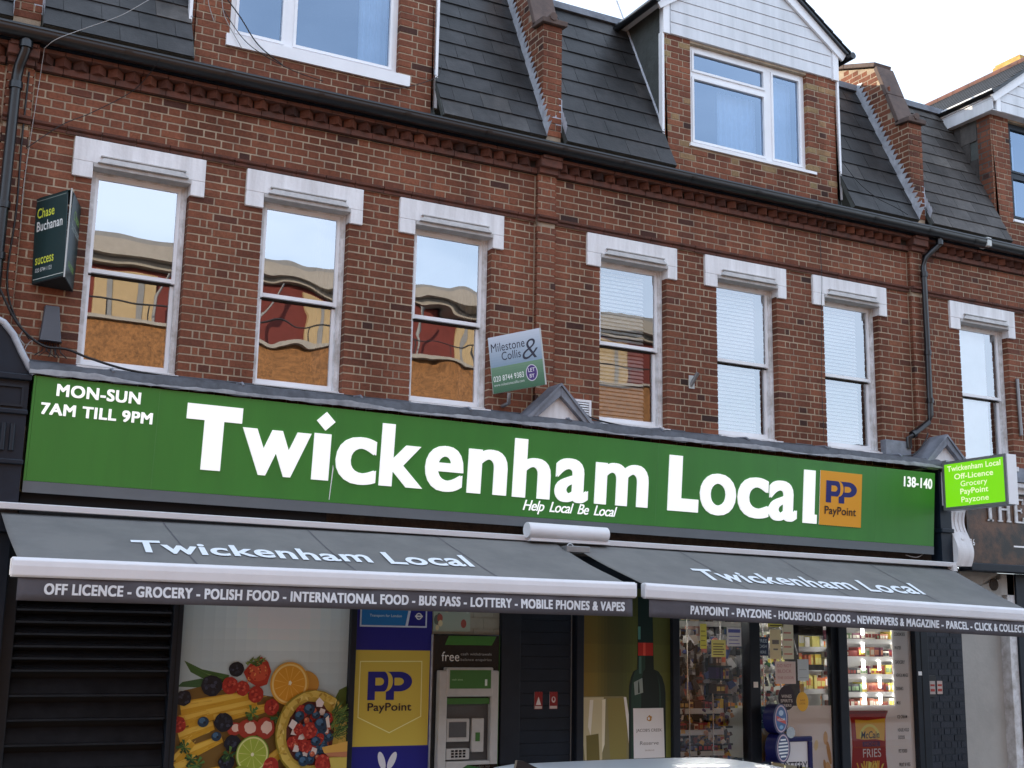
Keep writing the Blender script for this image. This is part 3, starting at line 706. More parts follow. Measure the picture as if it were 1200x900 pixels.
party_wall(h0, .86, 1.10, p0); party_wall(h1, 6.12, 6.36, p1); party_wall(h2, 11.42, 11.65, p2); party_wall(h3, 16.76, 17.0, p3)
d1_ = dormer(h1, 2.42, 4.92, 2.79, 4.52, 3.38, None, p1, yellow=.04, sillboard=True)
d2_ = dormer(h2, 7.77, 10.36, 8.155, 9.89, 9.335, 8.155, p2, yellow=.09)
d3_ = dormer(h3, 13.07, 15.66, 13.42, 15.2, 14.1, 7.93, p3, yellow=.0, cheek='slate', over=.10, zcl=8.69, wt=8.665, style='dark')
curtain(d1_, F0, 4.18, 4.48, 7.32, 8.46, -.28, folds=4); 
curtain(d2_, F0, 8.72, 9.30, 7.32, 8.12, -.26, folds=7); curtain(d2_, F0, 9.38, 9.86, 7.32, 8.46, -.28, folds=4)
curtain(d3_, F0, 13.46, 13.8, 7.32, 8.46, -.28, folds=4)
for p in (p0, p1, p2, p3): p.flush()
# red ridge tiles and a sunlit chimney behind the right-hand dormer
x = -.12
while x < 3.1:
    MB().tube([(14.365, x, 9.91), (14.365, x + .30, 9.91)], .085, n=10).build('ridge_tile', 'terracotta', h3); x += .305
ch = B('chimney', 'stock_yellow', h3, (17.42, 18.0, 3.0, 3.5, 8.2, 11.66), (17.37, 18.05, 2.95, 3.55, 11.66, 11.80), (17.40, 18.02, 2.98, 3.52, 11.80, 11.85))

# ================================================================== LEAD LEDGE over the shop signs
ld = thing('lead_ledge', 'weathered grey lead flashing ledge running along the top edge of the long green sign', 'flashing', (6.3, -.15, 3.75))
m = MB(); n = 120; top = []
for i in range(n + 1):
    x = 1.24 + i * (11.50 - 1.24) / n
    rows = [(.0, 3.925), (-.02, 3.872), (-.13, 3.880 + .006 * math.sin(i * .9)), (-.30, 3.850 + random.uniform(-.006, .006)), (-.350, 3.822 + random.uniform(-.004, .004)), (-.362, 3.735 + random.uniform(-.010, .006) )]
    m.v += [(x, y, z - .004 * (x - 1.3) / 10) for y, z in rows]
k = 6
for i in range(n):
    for j in range(k - 1): m.f.append((i * k + j, i * k + j + 1, (i + 1) * k + j + 1, (i + 1) * k + j))
m.a = [.5] * len(m.v); m.c = [(0, 0, 0)] * len(m.v); m.sm = [True] * len(m.f)
m.build('lead_sheet', 'lead_dark', ld)
m = MB(); V = []
for i in range(181):
    x = 1.24 + i * 10.26 / 180; w_ = .030 + .022 * math.sin(i * .23) * math.sin(i * .071 + 1) + random.uniform(-.006, .006); dz = -.004 * (x - 1.3) / 10
    V += [(x, -.3665, 3.738 + dz + random.uniform(-.004, .003)), (x, -.3655, 3.738 + dz + .5 * w_), (x, -.364, 3.738 + dz + w_ * .9), (x, -.3625, 3.740 + dz + w_)]
m.add(V, [(i * 4 + j, i * 4 + j + 1, (i + 1) * 4 + j + 1, (i + 1) * 4 + j) for i in range(180) for j in range(3)], smooth=True)
m.build('weathered_lip', 'lead_lip', ld)
for i in range(9):
    x = 1.9 + i * 1.12; MB().tube([(x, -.02, 3.885), (x + .004, -.30, 3.858), (x + .004, -.352, 3.825)], .012).build('lead_roll', 'lead', ld)
# gablets (small lead covered pediments)
def gablet(x0, x1, zb, zt, y, label, tymp='white_masonry', cat='pediment'):
    g = thing('gablet', label, cat, ((x0 + x1) / 2, y, zb), 'small pediments along the sign top')
    xm = (x0 + x1) / 2; t = .075
    MB().prism([(x0 + .05, y + .03, zb), (x1 - .05, y + .03, zb), (xm, y + .03, zt - .06)], (0, .28, 0)).build('tympanum', tymp, g)
    for s, xe in ((1, x0), (-1, x1)):
        d = Vector((xm - xe, 0, zt - zb)).normalized(); nn = Vector((-d.z, 0, d.x)) * s
        P = [Vector((xe, y - .03, zb)), Vector((xm, y - .03, zt)), Vector((xm, y - .03, zt)) - Vector((0, 0, t * 1.35)), Vector((xe + s * t * 1.0, y - .03, zb))]
        MB().prism(P, (0, .06, 0)).build('raking_moulding', 'lead', g, bevel=.006)
        P = [Vector((xe - s * .03, y - .045, zb + .002)), Vector((xm, y - .045, zt + .03)), Vector((xm, y - .045, zt + .004)), Vector((xe - s * .0, y - .045, zb - .02))]
        MB().prism(P, (0, .05 - y - .02, 0)).build('lead_slope', 'lead', g)
    B('base_moulding', 'lead', g, (x0 + .06, x1 - .06, y - .02, y + .05, zb - .02, zb + .025), bevel=.005)
    return g
gablet(5.90, 6.67, 3.80, 4.18, -.28, 'small grey lead pediment with white triangle above the middle of the green sign')
gablet(11.22, 12.02, 3.74, 4.13, -.30, 'small grey lead pediment behind the lit projecting sign at the right')
B('upstand_box', 'lead', thing('lead_upstand', 'grey metal upstand box on the lead ledge below the end of the right downpipe', 'flashing', (11.05, -.1, 3.85)), (10.84, 11.24, -.12, -.03, 3.84, 4.06), bevel=.004)

# ================================================================== GREEN SIGN
SF = Frame((1.28, -.26, 2.775), (1, 0, -.0055), (0, -.08, .97))
sg = thing('shop_sign', 'long green convenience store fascia sign with big white lettering above both grey awnings', 'shop sign', (6.3, -.2, 2.77))
B('sign_panel', 'sign_green', sg, (.02, 10.1, -.03, 0, .095, .955), fr=SF)
B('sign_return', 'sign_green', sg, (0, .018, -.2, .002, .0, .955), fr=SF)
B('grey_border', 'sign_grey', sg, (0, 10.1, -.03, .006, .0, .093), fr=SF)
B('sign_back_box', 'black_void', sg, (.0, 10.1, -.22, -.032, .02, .93), fr=SF)
for u in (1.02, 2.617, 5.2, 6.16, 7.74, 9.18): B('panel_joint', 'sign_joint', sg, (u, u + .0035, .0002, .0012, .10, .95), fr=SF)
MB().add([SF.p(2.61, .12, .0014), SF.p(2.616, .12, .0014), SF.p(2.632, .40, .0014), SF.p(2.624, .44, .0014)], [(0, 1, 2, 3)]).build('scratch', 'letter_white', sg)
LET = [('T', 1.265, 1.752, .297, .862), ('w', 1.765, 2.396, .291, .698), ('i', 2.425, 2.585, .290, .710), ('c', 2.643, 3.041, .276, .712), ('k', 3.078, 3.516, .285, .863), ('e', 3.534, 3.933, .275, .708),
       ('n', 3.981, 4.405, .283, .715), ('h', 4.473, 4.890, .280, .853), ('a', 4.945, 5.330, .268, .706), ('m', 5.411, 6.051, .276, .704), ('L', 6.303, 6.689, .268, .847), ('o', 6.710, 7.180, .256, .698),
       ('c', 7.205, 7.625, .256, .698), ('a', 7.629, 8.020, .250, .690), ('l', 8.110, 8.270, .250, .838)]
def letter_mesh(chv):
    V, Fc = glyphs(chv, .026, 1); w_ = max(v[0] for v in V) - min(v[0] for v in V)
    return V, Fc
for chv, u0, u1, v0, v1 in LET:
    mb = MB()
    if chv == 'i':
        mb.fbox(SF, u0, u1 - .0, v0, v1, .001, .014); cu, cv = (u0 + u1) / 2 + .02, .825
        mb.prism([SF.p(cu - .088, cv, .001), SF.p(cu, cv - .085, .001), SF.p(cu + .088, cv, .001), SF.p(cu, cv + .085, .001)], SF.n * .013)
    elif chv == 'l': mb.fbox(SF, u0, u1, v0, v1, .001, .014); mb.fbox(SF, u1, u1 + .035, v0, v0 + .10, .001, .0138)
    elif chv == 'L': mb.fbox(SF, u0, u0 + .165, v0, v1, .001, .014); mb.fbox(SF, u0 + .165, u1, v0, v0 + .135, .001, .014)
    elif chv == 'T': mb.fbox(SF, u0, u1, v1 - .135, v1, .001, .014); mb.fbox(SF, (u0 + u1) / 2 - .085, (u0 + u1) / 2 + .085, v0, v1 - .135, .001, .014)
    else:
        for dup in (-1, 1):
            e = .022
            put_text(mb, chv, u0 + (e if dup > 0 else 0), u1 - (0 if dup > 0 else e), v0, v1 - v0, SF.p, off=.019, d=.014 + .0004 * dup, thick=.013, fitv=True)
    mb.build('letter', 'letter_lit', sg)
def line(parent, frm, s, u0, u1, base, cap, mat='letter_white', name='lettering', **k):
    mb = MB(); put_text(mb, s, u0, u1, base, cap, frm, **k); return mb.build(name, mat, parent)
line(sg, SF.p, 'MON-SUN', .183, .865, .805, .100, off=0, sp=1.08, d=.009, mat='letter_lit', dup=.010)
line(sg, SF.p, '7AM TILL 9PM', .075, .979, .645, .096, off=0, sp=1.08, d=.009, mat='letter_lit', dup=.010)
line(sg, SF.p, 'Help  Local  Be  Local', 4.60, 5.66, .160, .10, off=0, sp=.92, d=.009, italic=.28, mat='letter_lit', dup=.0035)
line(sg, SF.p, '138-140', 9.60, 10.05, .765, .115, off=.010, d=.009, mat='letter_lit', dup=.006)
# worn ghost of a reversed reflection is left out; payment badge
def pp_logo(mb, fm, u0, u1, v0, v1, navy, back, d):
    """two overlapping bold Ps parted by a crescent"""
    W, Hh = u1 - u0, v1 - v0
    def bowl(x0, rx, ry, cvv, c, dd): poly(mb, fm, [(x0, cvv - ry)] + [(x0 + rx * math.cos(R(t)), cvv + ry * math.sin(R(t))) for t in range(-90, 91, 10)] + [(x0, cvv + ry)], c, dd)
    st = .165 * W; cvv = v0 + .65 * Hh
    x2 = u0 + .43 * W
    rect(mb, fm, x2, x2 + st, v0, v1, navy, d); rect(mb, fm, x2 + st - .001, u1 - .29 * W, v0 + .30 * Hh, v1, navy, d); bowl(u1 - .29 * W - .001, .29 * W, .35 * Hh, cvv, navy, d)
    rect(mb, fm, x2 + st, u1 - .30 * W, cvv - .135 * Hh, cvv + .135 * Hh, back, d + .0006); bowl(u1 - .30 * W - .001, .11 * W, .135 * Hh, cvv, back, d + .0006)
    bowl(u0 + .40 * W, .16 * W, .352 * Hh, cvv, back, d + .0012)
    rect(mb, fm, u0, u0 + st, v0, v1, navy, d + .0018); rect(mb, fm, u0 + st - .001, u0 + .36 * W, v0 + .30 * Hh, v1, navy, d + .0018); bowl(u0 + .36 * W - .001, .10 * W, .35 * Hh, cvv, navy, d + .0018)
    rect(mb, fm, x2 - .02 * W, x2 + .05 * W, v0, v0 + .30 * Hh, navy, d + .0018)
    rect(mb, fm, u0 + st, u0 + .27 * W, cvv - .135 * Hh, cvv + .135 * Hh, back, d + .0024); bowl(u0 + .27 * W - .001, .09 * W, .135 * Hh, cvv, back, d + .0024)
bd = B('payment_badge', 'letter_white', sg, (8.343, 8.957, .002, .008, .245, .850), fr=SF)
mb = MB(); amb, nvy = S(232, 160, 40), S(32, 36, 110)
rect(mb, SF.p, 8.343, 8.957, .245, .850, amb, .0092); pp_logo(mb, SF.p, 8.43, 8.885, .50, .745, nvy, amb, .0100)
put_text(mb, 'PayPoint', 8.415, 8.875, .372, .085, SF.p, off=.012, d=.0145, colr=S(50, 32, 30)); mb.build('badge_print', 'printed', bd)

# ================================================================== strip between sign and awnings
hb = thing('awning_header', 'dark recess and old timber board between the green sign and the awnings', 'board', (6.3, -.1, 2.6))
B('backing_board', 'old_timber', hb, (1.28, 11.5, -.13, -.05, 2.50, 2.80)); B('dark_strip', 'black_void', hb, (1.28, 3.9, -.20, -.135, 2.60, 2.79))
def AWB(m, *a): pass
def bil(c00, c10, c11, c01, L, H):
    c00, c10, c11, c01 = map(Vector, (c00, c10, c11, c01)); n = (c10 - c00).cross(c01 - c00).normalized()
    def f(u, v, d=0):
        s, t = u / L, v / H; return c00 * (1 - s) * (1 - t) + c10 * s * (1 - t) + c11 * s * t + c01 * (1 - s) * t + n * d
    return f
def awning(xl, xr, zfl, zfr, zbl, zbr, xbl, xbr, label, txt, tu, words, wu, yf=-1.55, yb=-.31):
    a = thing('awning', label, 'awning', ((xl + xr) / 2, -.9, 2.0), 'grey retractable shop awnings')
    L = xr - xl; H = 1.33
    f = bil((xl, yf, zfl), (xr, yf, zfr), (xbr, yb, zbr), (xbl, yb, zbl), L, H)     # v=0 at the front edge
    sag = lambda u, v: -.012 * math.sin(math.pi * min(1, max(0, v / H))) - math.sin(math.pi * min(1, max(0, v / H))) * (.004 * math.sin(u * 2.3 + v * 3) + .003 * math.sin(u * 7 - v * 5))
    m = MB(); nu, nv = 96, 14; V = []
    for i in range(nu + 1):
        for j in range(nv + 1):
            u, v = L * i / nu, H * j / nv; V.append(f(u, v, sag(u, v)))
    m.add(V, [(i * (nv + 1) + j, (i + 1) * (nv + 1) + j, (i + 1) * (nv + 1) + j + 1, i * (nv + 1) + j + 1) for i in range(nu) for j in range(nv)], smooth=True)
    o = m.build('fabric', 'awning_fabric', a); sd = o.modifiers.new('s', 'SOLIDIFY'); sd.thickness = .003
    for i in range(1, 4):
        u = L * i / 4; sm = MB(); P = [f(u + q, .01 + 1.3 * t / 12, sag(u + q, .01 + 1.3 * t / 12) + .0035) for t in range(13) for q in (0, .010)]
        sm.add(P, [(2 * t, 2 * t + 1, 2 * t + 3, 2 * t + 2) for t in range(12)]); sm.build('seam', 'valance_fabric', a)
    # front bar, rounded
    br = MB(); prof = [(0, .02), (-.05, .022), (-.072, .0), (-.078, -.04), (-.075, -.105), (-.06, -.118), (-.02, -.118), (0, -.10)]
    b0 = [(xl - .05, yf + p, zfl + q) for p, q in prof]; b1 = [(xr + .03, yf + p, zfr + q) for p, q in prof]; k = len(prof)
    br.add(b0 + b1, [(i, (i + 1) % k, k + (i + 1) % k, k + i) for i in range(k)] + [tuple(range(k))[::-1], tuple(range(k, 2 * k))]); br.build('front_bar', 'awning_bar', a, bevel=.006)
    for x_, z_ in ((xl - .05, zfl), (xr + .03, zfr)): MB().box(x_ - .006, x_ + .006, yf - .07, yf - .0, z_ - .105, z_ + .012).build('end_cap', 'awning_bar', a, bevel=.003)
    # valance
    vy = yf - .045
    def vf(u, v, d=0):
        s = u / L; z = (zfl * (1 - s) + zfr * s) - .115 - .165 + v
        return Vector((xl + u, vy - d + .012 * math.sin(u * 4.3) * (1 - v / .165) + .004 * math.sin(u * 13), z))
    m = MB(); nu = 90; V = [vf(L * i / nu, v) for i in range(nu + 1) for v in (0, .055, .11, .168)]
    m.add(V, [(i * 4 + j, (i + 1) * 4 + j, (i + 1) * 4 + j + 1, i * 4 + j + 1) for i in range(nu) for j in range(3)], smooth=True)
    o = m.build('valance', 'valance_fabric', a); sd = o.modifiers.new('s', 'SOLIDIFY'); sd.thickness = .003; sd.offset = 1
    # hem
    mb = MB(); put_text(mb, words, wu[0], wu[1], .045, .078, vf, off=0, sp=1.10, d=.008, dup=.0085); mb.build('lettering', 'awning_text', o)
    mb = MB(); put_text(mb, txt, tu[0], tu[1], tu[2], tu[3], lambda u, v, d: f(u, v, d + sag(u, v) + .003), off=.024, sp=1.06, d=.006, italic=tu[4]); mb.build('lettering', 'awning_text', a)
    # folding arms
    for x_, s in ((xl + .6, 1), (xr - .6, -1)):
        e = Vector((x_ + s * .5, -.95, 2.25)); arm = MB().tube([(x_, -.25, 2.48), e], .028); arm.tube([e, (x_ - s * .2, yf + .02, 2.03)], .022); arm.build('folding_arm', 'awning_bar', a)
    return a
awning(1.15, 6.29, 2.165, 2.165, 2.600, 2.615, 1.13, 6.20, 'left grey shop awning with off licence to vapes wording on its valance', 'Twickenham Local', (.87, 3.78, .355, .315, .10),
       'OFF LICENCE - GROCERY - POLISH FOOD - INTERNATIONAL FOOD - BUS PASS - LOTTERY - MOBILE PHONES & VAPES', (.18, 5.06))
awning(6.47, 11.42, 2.165, 2.055, 2.615, 2.560, 6.36, 11.60, 'right grey shop awning with paypoint to click and collect wording on its valance', 'Twickenham Local', (.90, 3.72, .33, .33, .18),
       'PAYPOINT - PAYZONE - HOUSEHOLD GOODS - NEWSPAPERS & MAGAZINE - PARCEL - CLICK & COLLECT', (.45, 4.80))
hr = thing('awning_rail', 'long white aluminium rail fixed above the two awnings', 'rail', (6.3, -.3, 2.66))
MB().prism([(1.0, -.30, 2.625), (1.0, -.37, 2.625), (1.0, -.38, 2.675), (1.0, -.30, 2.685)], (10.62, 0, -.045)).build('rail', 'awning_bar', hr, bevel=.005)
ht = thing('motor_housing', 'white cylindrical housing with flat rail over the gap between the awnings', 'housing', (6.3, -.4, 2.68))
MB().tube([(5.86, -.41, 2.705), (6.76, -.41, 2.700)], [.075, .075], n=20).build('cylinder_cover', 'awning_bar', ht, bevel=.004)
B('mounting_rail', 'awning_bar', ht, (5.89, 6.79, -.44, -.31, 2.60, 2.632), bevel=.004)
MB().tube([(6.31 + .035 * math.cos(t * .5), -.47, 2.555 + .035 * math.sin(t * .5)) for t in range(14)], .008, n=6).build('winding_eye', 'steel', ht)
B('arm_bracket', 'metal_grey', ht, (6.20, 6.46, -.60, -.36, 2.50, 2.56), bevel=.005)

# ================================================================== SHOPFRONT
sh = thing('shopfront', 'dark navy framed ground floor shopfront of the convenience store beneath the awnings', 'shopfront', (6.3, 0, GZ))
def fb(nm, mat, *b, par=None, bevel=0): return B(nm, mat, par or sh, *b, bevel=bevel)
for x0, x1 in ((1.24, 1.345), (2.615, 2.70), (4.235, 4.292), (5.79, 6.0), (6.64, 6.72), (7.80, 7.885), (8.80, 8.94), (10.055, 10.18), (11.22, 11.42)):
    fb('mullion_post', 'navy_frame', (x0, x1, -.07, .08, GZ, 2.5), bevel=.006)
fb('post_groove', 'black_void', (2.652, 2.660, -.073, -.06, GZ, 2.5)); fb('post_groove', 'black_void', (11.30, 11.31, -.073, -.06, GZ, 2.5))
fb('head_beam', 'navy_frame', (1.24, 11.42, -.09, .10, 2.2, 2.52)); fb('stall_riser', 'navy_frame', (2.7, 11.3, -.06, .08, GZ, -.08))
# far side solid wall behind posters, so nothing shows through
fb('inner_wall', 'shop_wall', (1.24, 7.84, .10, .16, GZ, 2.5))
# louvred shutter
lv = thing('louvred_panel', 'black metal louvre grille at the left end of the shopfront', 'grille', (1.98, 0, GZ))
B('grille_back', 'black_void', lv, (1.345, 2.615, .06, .08, GZ, 2.3))
zs = [1.835 + .0965 * i for i in range(4)] + [1.737, 1.64, 1.542, 1.445, 1.348, 1.149, .957, .76, .563, .366, .17, -.03, -.23]
for z in sorted(zs):
    hh = .075 if z > 1.3 else .145
    P = [(1.35, -.035, z), (1.35, -.045, z + .016), (1.35, -.03, z + .028), (1.35, .045, z + hh), (1.35, .050, z + hh - .01), (1.35, .0, z + .01)]
    MB().prism(P[::-1], (1.26, 0, 0)).build('slat', 'shutter_black', lv)
GAIN = 1.35
# fruit poster ------------------------------------------------------
fp = thing('fruit_poster', 'large window poster of sliced oranges, lime, berries and mango on pale grey', 'poster', (3.47, -.01, 0))
B('poster_board', 'letter_white', fp, (2.70, 4.235, -.012, .06, -.08, 2.2))
mb = MB(); PX = lambda cx: 2.70 + (cx - 35) / 618; PZ = lambda cyv: 1.905 - cyv / 618
def fm(cx, cyv, d): return Vector((min(4.235, max(2.70, PX(cx) - 0)), -.014 - d, PZ(cyv)))
g0, g1 = (158, 176, 182), (222, 234, 234)
for i in range(16):
    for j in range(14):
        a, b = 35 + i * 955 / 16, -190 + j * 60; t = math.exp(-(((a - 560) / 420) ** 2 + ((b + 40) / 330) ** 2)); c = S(*[g0[k] + (g1[k] - g0[k]) * t for k in range(3)])
        poly(mb, fm, [(a, b), (a, b + 60), (a + 955 / 16, b + 60), (a + 955 / 16, b)], c, 0)
GAIN = 1.02
dl = [0.0006]
def nx(): dl[0] += .00006; return dl[0]
def E_(cx, cyv, rx, ry, c, rot=0, n=22, jit=0, a0=0, a1=360): ell(mb, fm, cx, cyv, rx, ry, S(*c), nx(), rot, n, jit, a0, a1)
def Pp(pts, c): poly(mb, fm, pts, S(*c), nx())
def berry(cx, cyv, r, kind):
    if kind == 'black':
        E_(cx, cyv, r, r * .95, (22, 26, 38), jit=.06)
        for _ in range(14): a = random.uniform(0, 6.28); q = random.uniform(0, .8) * r; E_(cx + q * math.cos(a), cyv + q * math.sin(a), r * .16, r * .16, random.choice([(40, 46, 62), (14, 16, 26), (58, 64, 84)]), n=8)
    elif kind == 'blue':
        E_(cx, cyv, r, r * .9, (34, 60, 84)); E_(cx - r * .2, cyv - r * .25, r * .55, r * .5, (70, 108, 140)); E_(cx + r * .25, cyv + r * .1, r * .25, r * .22, (20, 34, 52))
    elif kind == 'rasp':
        E_(cx, cyv, r, r * 1.05, (168, 44, 34), jit=.05)
        for _ in range(16): a = random.uniform(0, 6.28); q = random.uniform(0, .85) * r; E_(cx + q * math.cos(a), cyv + q * math.sin(a), r * .17, r * .17, random.choice([(196, 70, 54), (140, 30, 28), (210, 92, 72)]), n=8)
    elif kind == 'cur': E_(cx, cyv, r, r, (190, 96, 66)); E_(cx - r * .3, cyv - r * .3, r * .4, r * .4, (226, 150, 120), n=8)
Pp([(35, 480), (70, 440), (160, 420), (300, 440), (600, 480), (700, 560), (990, 520), (990, 900), (990, 1220), (35, 1220)], (120, 92, 40))
Pp([(62, 285), (160, 330), (310, 360), (300, 400), (190, 390), (100, 345)], (66, 104, 52)); Pp([(62, 288), (180, 350), (290, 380), (200, 362)], (110, 150, 84))
Pp([(35, 420), (60, 396), (160, 378), (250, 400), (140, 425)], (60, 100, 60)); Pp([(900, 520), (940, 440), (990, 420), (990, 700), (880, 700)], (86, 110, 44))
for i, (x0, y0, x1, y1, wd) in enumerate([(60, 540, 420, 470, 44), (100, 590, 470, 505, 40), (60, 600, 200, 560, 34), (240, 590, 520, 530, 30), (60, 680, 240, 620, 40), (120, 760, 290, 690, 34), (40, 800, 130, 700, 40), (60, 850, 160, 790, 50), (420, 560, 520, 540, 28), (30, 930, 330, 860, 60), (520, 850, 620, 760, 40), (30, 1010, 400, 950, 70), (430, 1000, 900, 960, 70)]):
    dx, dy = x1 - x0, y1 - y0; q = math.hypot(dx, dy); ux, uy = -dy / q * wd, dx / q * wd
    Pp([(x0 - ux, y0 - uy), (x1 - ux * .6, y1 - uy * .6), (x1 + ux * .6, y1 + uy * .6), (x0 + ux, y0 + uy)], (214, 166, 46)); Pp([(x0 - ux * .8, y0 - uy * .8), (x1 - ux * .5, y1 - uy * .5), (x1, y1), (x0, y0)], (236, 198, 84))
    for _ in range(9):
        t = random.random(); s0 = random.uniform(-.8, .8); Pp([(x0 + dx * t + ux * s0, y0 + dy * t + uy * s0), (x0 + dx * (t + .2) + ux * s0 * .8, y0 + dy * (t + .2) + uy * s0 * .8), (x0 + dx * (t + .2) + ux * (s0 * .8 + .06), y0 + dy * (t + .2) + uy * (s0 * .8 + .06))], random.choice([(196, 140, 36), (244, 214, 110)]))
for c in ((730, 395, 74, 'o'),):
    E_(745, 400, 75, 62, (206, 150, 60), rot=25)
# strawberry
Pp([(385, 345), (420, 300), (480, 262), (520, 290), (540, 340), (520, 410), (470, 425), (410, 390)], (178, 52, 34)); E_(470, 345, 52, 48, (206, 84, 56), jit=.05)
for _ in range(26): E_(random.uniform(410, 515), random.uniform(300, 400), 4, 5, random.choice([(230, 160, 90), (140, 34, 26)]), n=6)
for _ in range(16):
    a = random.uniform(-.4, 1.2); x_, y_ = 450 + random.uniform(-60, 30), 285 + random.uniform(-12, 18); Pp([(x_, y_), (x_ + 40 * math.cos(a), y_ - 26 * math.sin(a)), (x_ + 16, y_ + 14)], random.choice([(92, 116, 56), (60, 88, 40), (130, 150, 80)]))
berry(345, 330, 42, 'black'); berry(215, 415, 58, 'black'); berry(70, 480, 42, 'black')
for a in ((315, 415, 44), (385, 430, 38), (460, 462, 42), (550, 530, 42), (50, 615, 40)): berry(*a, 'rasp')
# orange half
E_(645, 405, 110, 116, (226, 166, 60), rot=0, n=36); E_(645, 405, 100, 106, (244, 210, 130), n=36); E_(645, 405, 90, 96, (226, 158, 44), n=36)
for i in range(12):
    a = i * math.pi / 6 + .2; Pp([(645, 405), (645 + 84 * math.cos(a - .03), 405 + 90 * math.sin(a - .03)), (645 + 84 * math.cos(a + .03), 405 + 90 * math.sin(a + .03))], (240, 186, 84))
E_(648, 402, 10, 12, (250, 236, 200), jit=.3)
# white-red figs / cream pieces in the middle
for a in ((350, 640, 40, 34), (430, 640, 60, 50), (520, 640, 54, 58)): E_(*a, (170, 60, 44), jit=.06); E_(a[0] + 8, a[1] - 4, a[2] * .55, a[3] * .6, (236, 206, 190), jit=.1)
berry(290, 605, 52, 'black'); berry(345, 715, 46, 'black'); berry(318, 810, 44, 'black'); berry(180, 602, 30, 'blue'); berry(255, 678, 27, 'blue'); berry(92, 880, 32, 'blue'); berry(210, 880, 32, 'blue')
for cx, cyv in ((90, 730), (130, 790), (160, 820), (440, 560), (330, 775), (590, 590)):
    for _ in range(22): a = random.uniform(0, 6.28); q = random.uniform(10, 48); Pp([(cx, cyv), (cx + q * math.cos(a), cyv + q * math.sin(a)), (cx + q * math.cos(a + .35), cyv + q * .9 * math.sin(a + .35))], random.choice([(52, 92, 44), (86, 126, 60), (34, 66, 34)]))
# lime half
E_(455, 775, 92, 98, (120, 150, 50), n=36); E_(455, 775, 86, 92, (222, 226, 150), n=36); E_(455, 775, 77, 83, (164, 184, 66), n=36)
for i in range(10):
    a = i * math.pi / 5 + .1; Pp([(455, 775), (455 + 74 * math.cos(a - .035), 775 + 80 * math.sin(a - .035)), (455 + 74 * math.cos(a + .035), 775 + 80 * math.sin(a + .035))], (206, 214, 120))
E_(455, 775, 9, 10, (240, 240, 200))
E_(400, 890, 60, 60, (150, 170, 60)); E_(560, 835, 42, 44, (190, 84, 70)); berry(560, 840, 44, 'rasp'); berry(600, 890, 40, 'rasp'); berry(290, 900, 40, 'rasp'); berry(650, 900, 52, 'black')
# hollow melon bowl of berries
E_(785, 670, 212, 232, (150, 130, 40), n=40, jit=.015); E_(790, 672, 205, 226, (222, 196, 96), n=40, jit=.02); E_(782, 668, 165, 188, (196, 170, 74), n=36, jit=.02); E_(775, 672, 138, 170, (92, 44, 40), n=36, jit=.03)
for _ in range(60): a = random.uniform(0, 6.28); q = random.uniform(.82, .98); E_(790 + 205 * q * math.cos(a), 672 + 226 * q * math.sin(a), 14, 6, random.choice([(206, 174, 70), (236, 216, 130), (184, 150, 60)]), rot=random.uniform(0, 180), n=8)
random.seed(21)
for _ in range(90):
    a = random.uniform(0, 6.28); q = math.sqrt(random.random()) * .9; k = random.random(); x_, y_ = 775 + 128 * q * math.cos(a), 672 + 158 * q * math.sin(a)
    if k < .30: berry(x_, y_, random.uniform(20, 28), 'blue')
    elif k < .50: berry(x_, y_, random.uniform(24, 36), 'rasp')
    elif k < .85: berry(x_, y_, random.uniform(10, 16), 'cur')
    else: Pp([(x_ - 20, y_ + 16), (x_ - 8, y_ - 20), (x_ + 20, y_ - 10), (x_ + 14, y_ + 20)], (228, 214, 206))
for a in ((765, 655, 42), (848, 830, 46), (700, 648, 30)): berry(*a, 'rasp')
for a in ((755, 540, 32), (825, 620, 36), (800, 712, 28), (735, 815, 30), (700, 575, 28)): berry(*a, 'blue')
Pp([(790, 500), (810, 478), (838, 505), (828, 530), (795, 528)], (236, 226, 224)); Pp([(640, 628), (660, 592), (690, 612), (668, 650)], (236, 224, 220)); Pp([(850, 590), (868, 575), (880, 640), (862, 640)], (230, 220, 210))
for _ in range(90): a = random.uniform(-.9, 1.3); q = random.uniform(20, 90); x_, y_ = 905 + random.uniform(-25, 40), 610 + random.uniform(-70, 80); Pp([(x_, y_), (x_ + q * math.cos(a), y_ - q * math.sin(a)), (x_ + q * math.cos(a) + 3, y_ - q * math.sin(a) + 5), (x_ + 4, y_ + 4)], random.choice([(80, 112, 48), (112, 140, 66), (52, 82, 38)]))
Pp([(835, 745), (985, 715), (985, 770), (850, 775)], (224, 176, 84)); Pp([(850, 775), (985, 770), (985, 800), (880, 795)], (196, 130, 90)); Pp([(880, 800), (985, 800), (985, 900), (900, 880)], (210, 190, 90))
for _ in range(60): berry(random.uniform(60, 960), random.uniform(930, 1180), random.uniform(25, 45), random.choice(['rasp', 'blue', 'black']))
mb.build('poster_print', 'printed', fp)
random.seed(5)
GAIN = 1.35
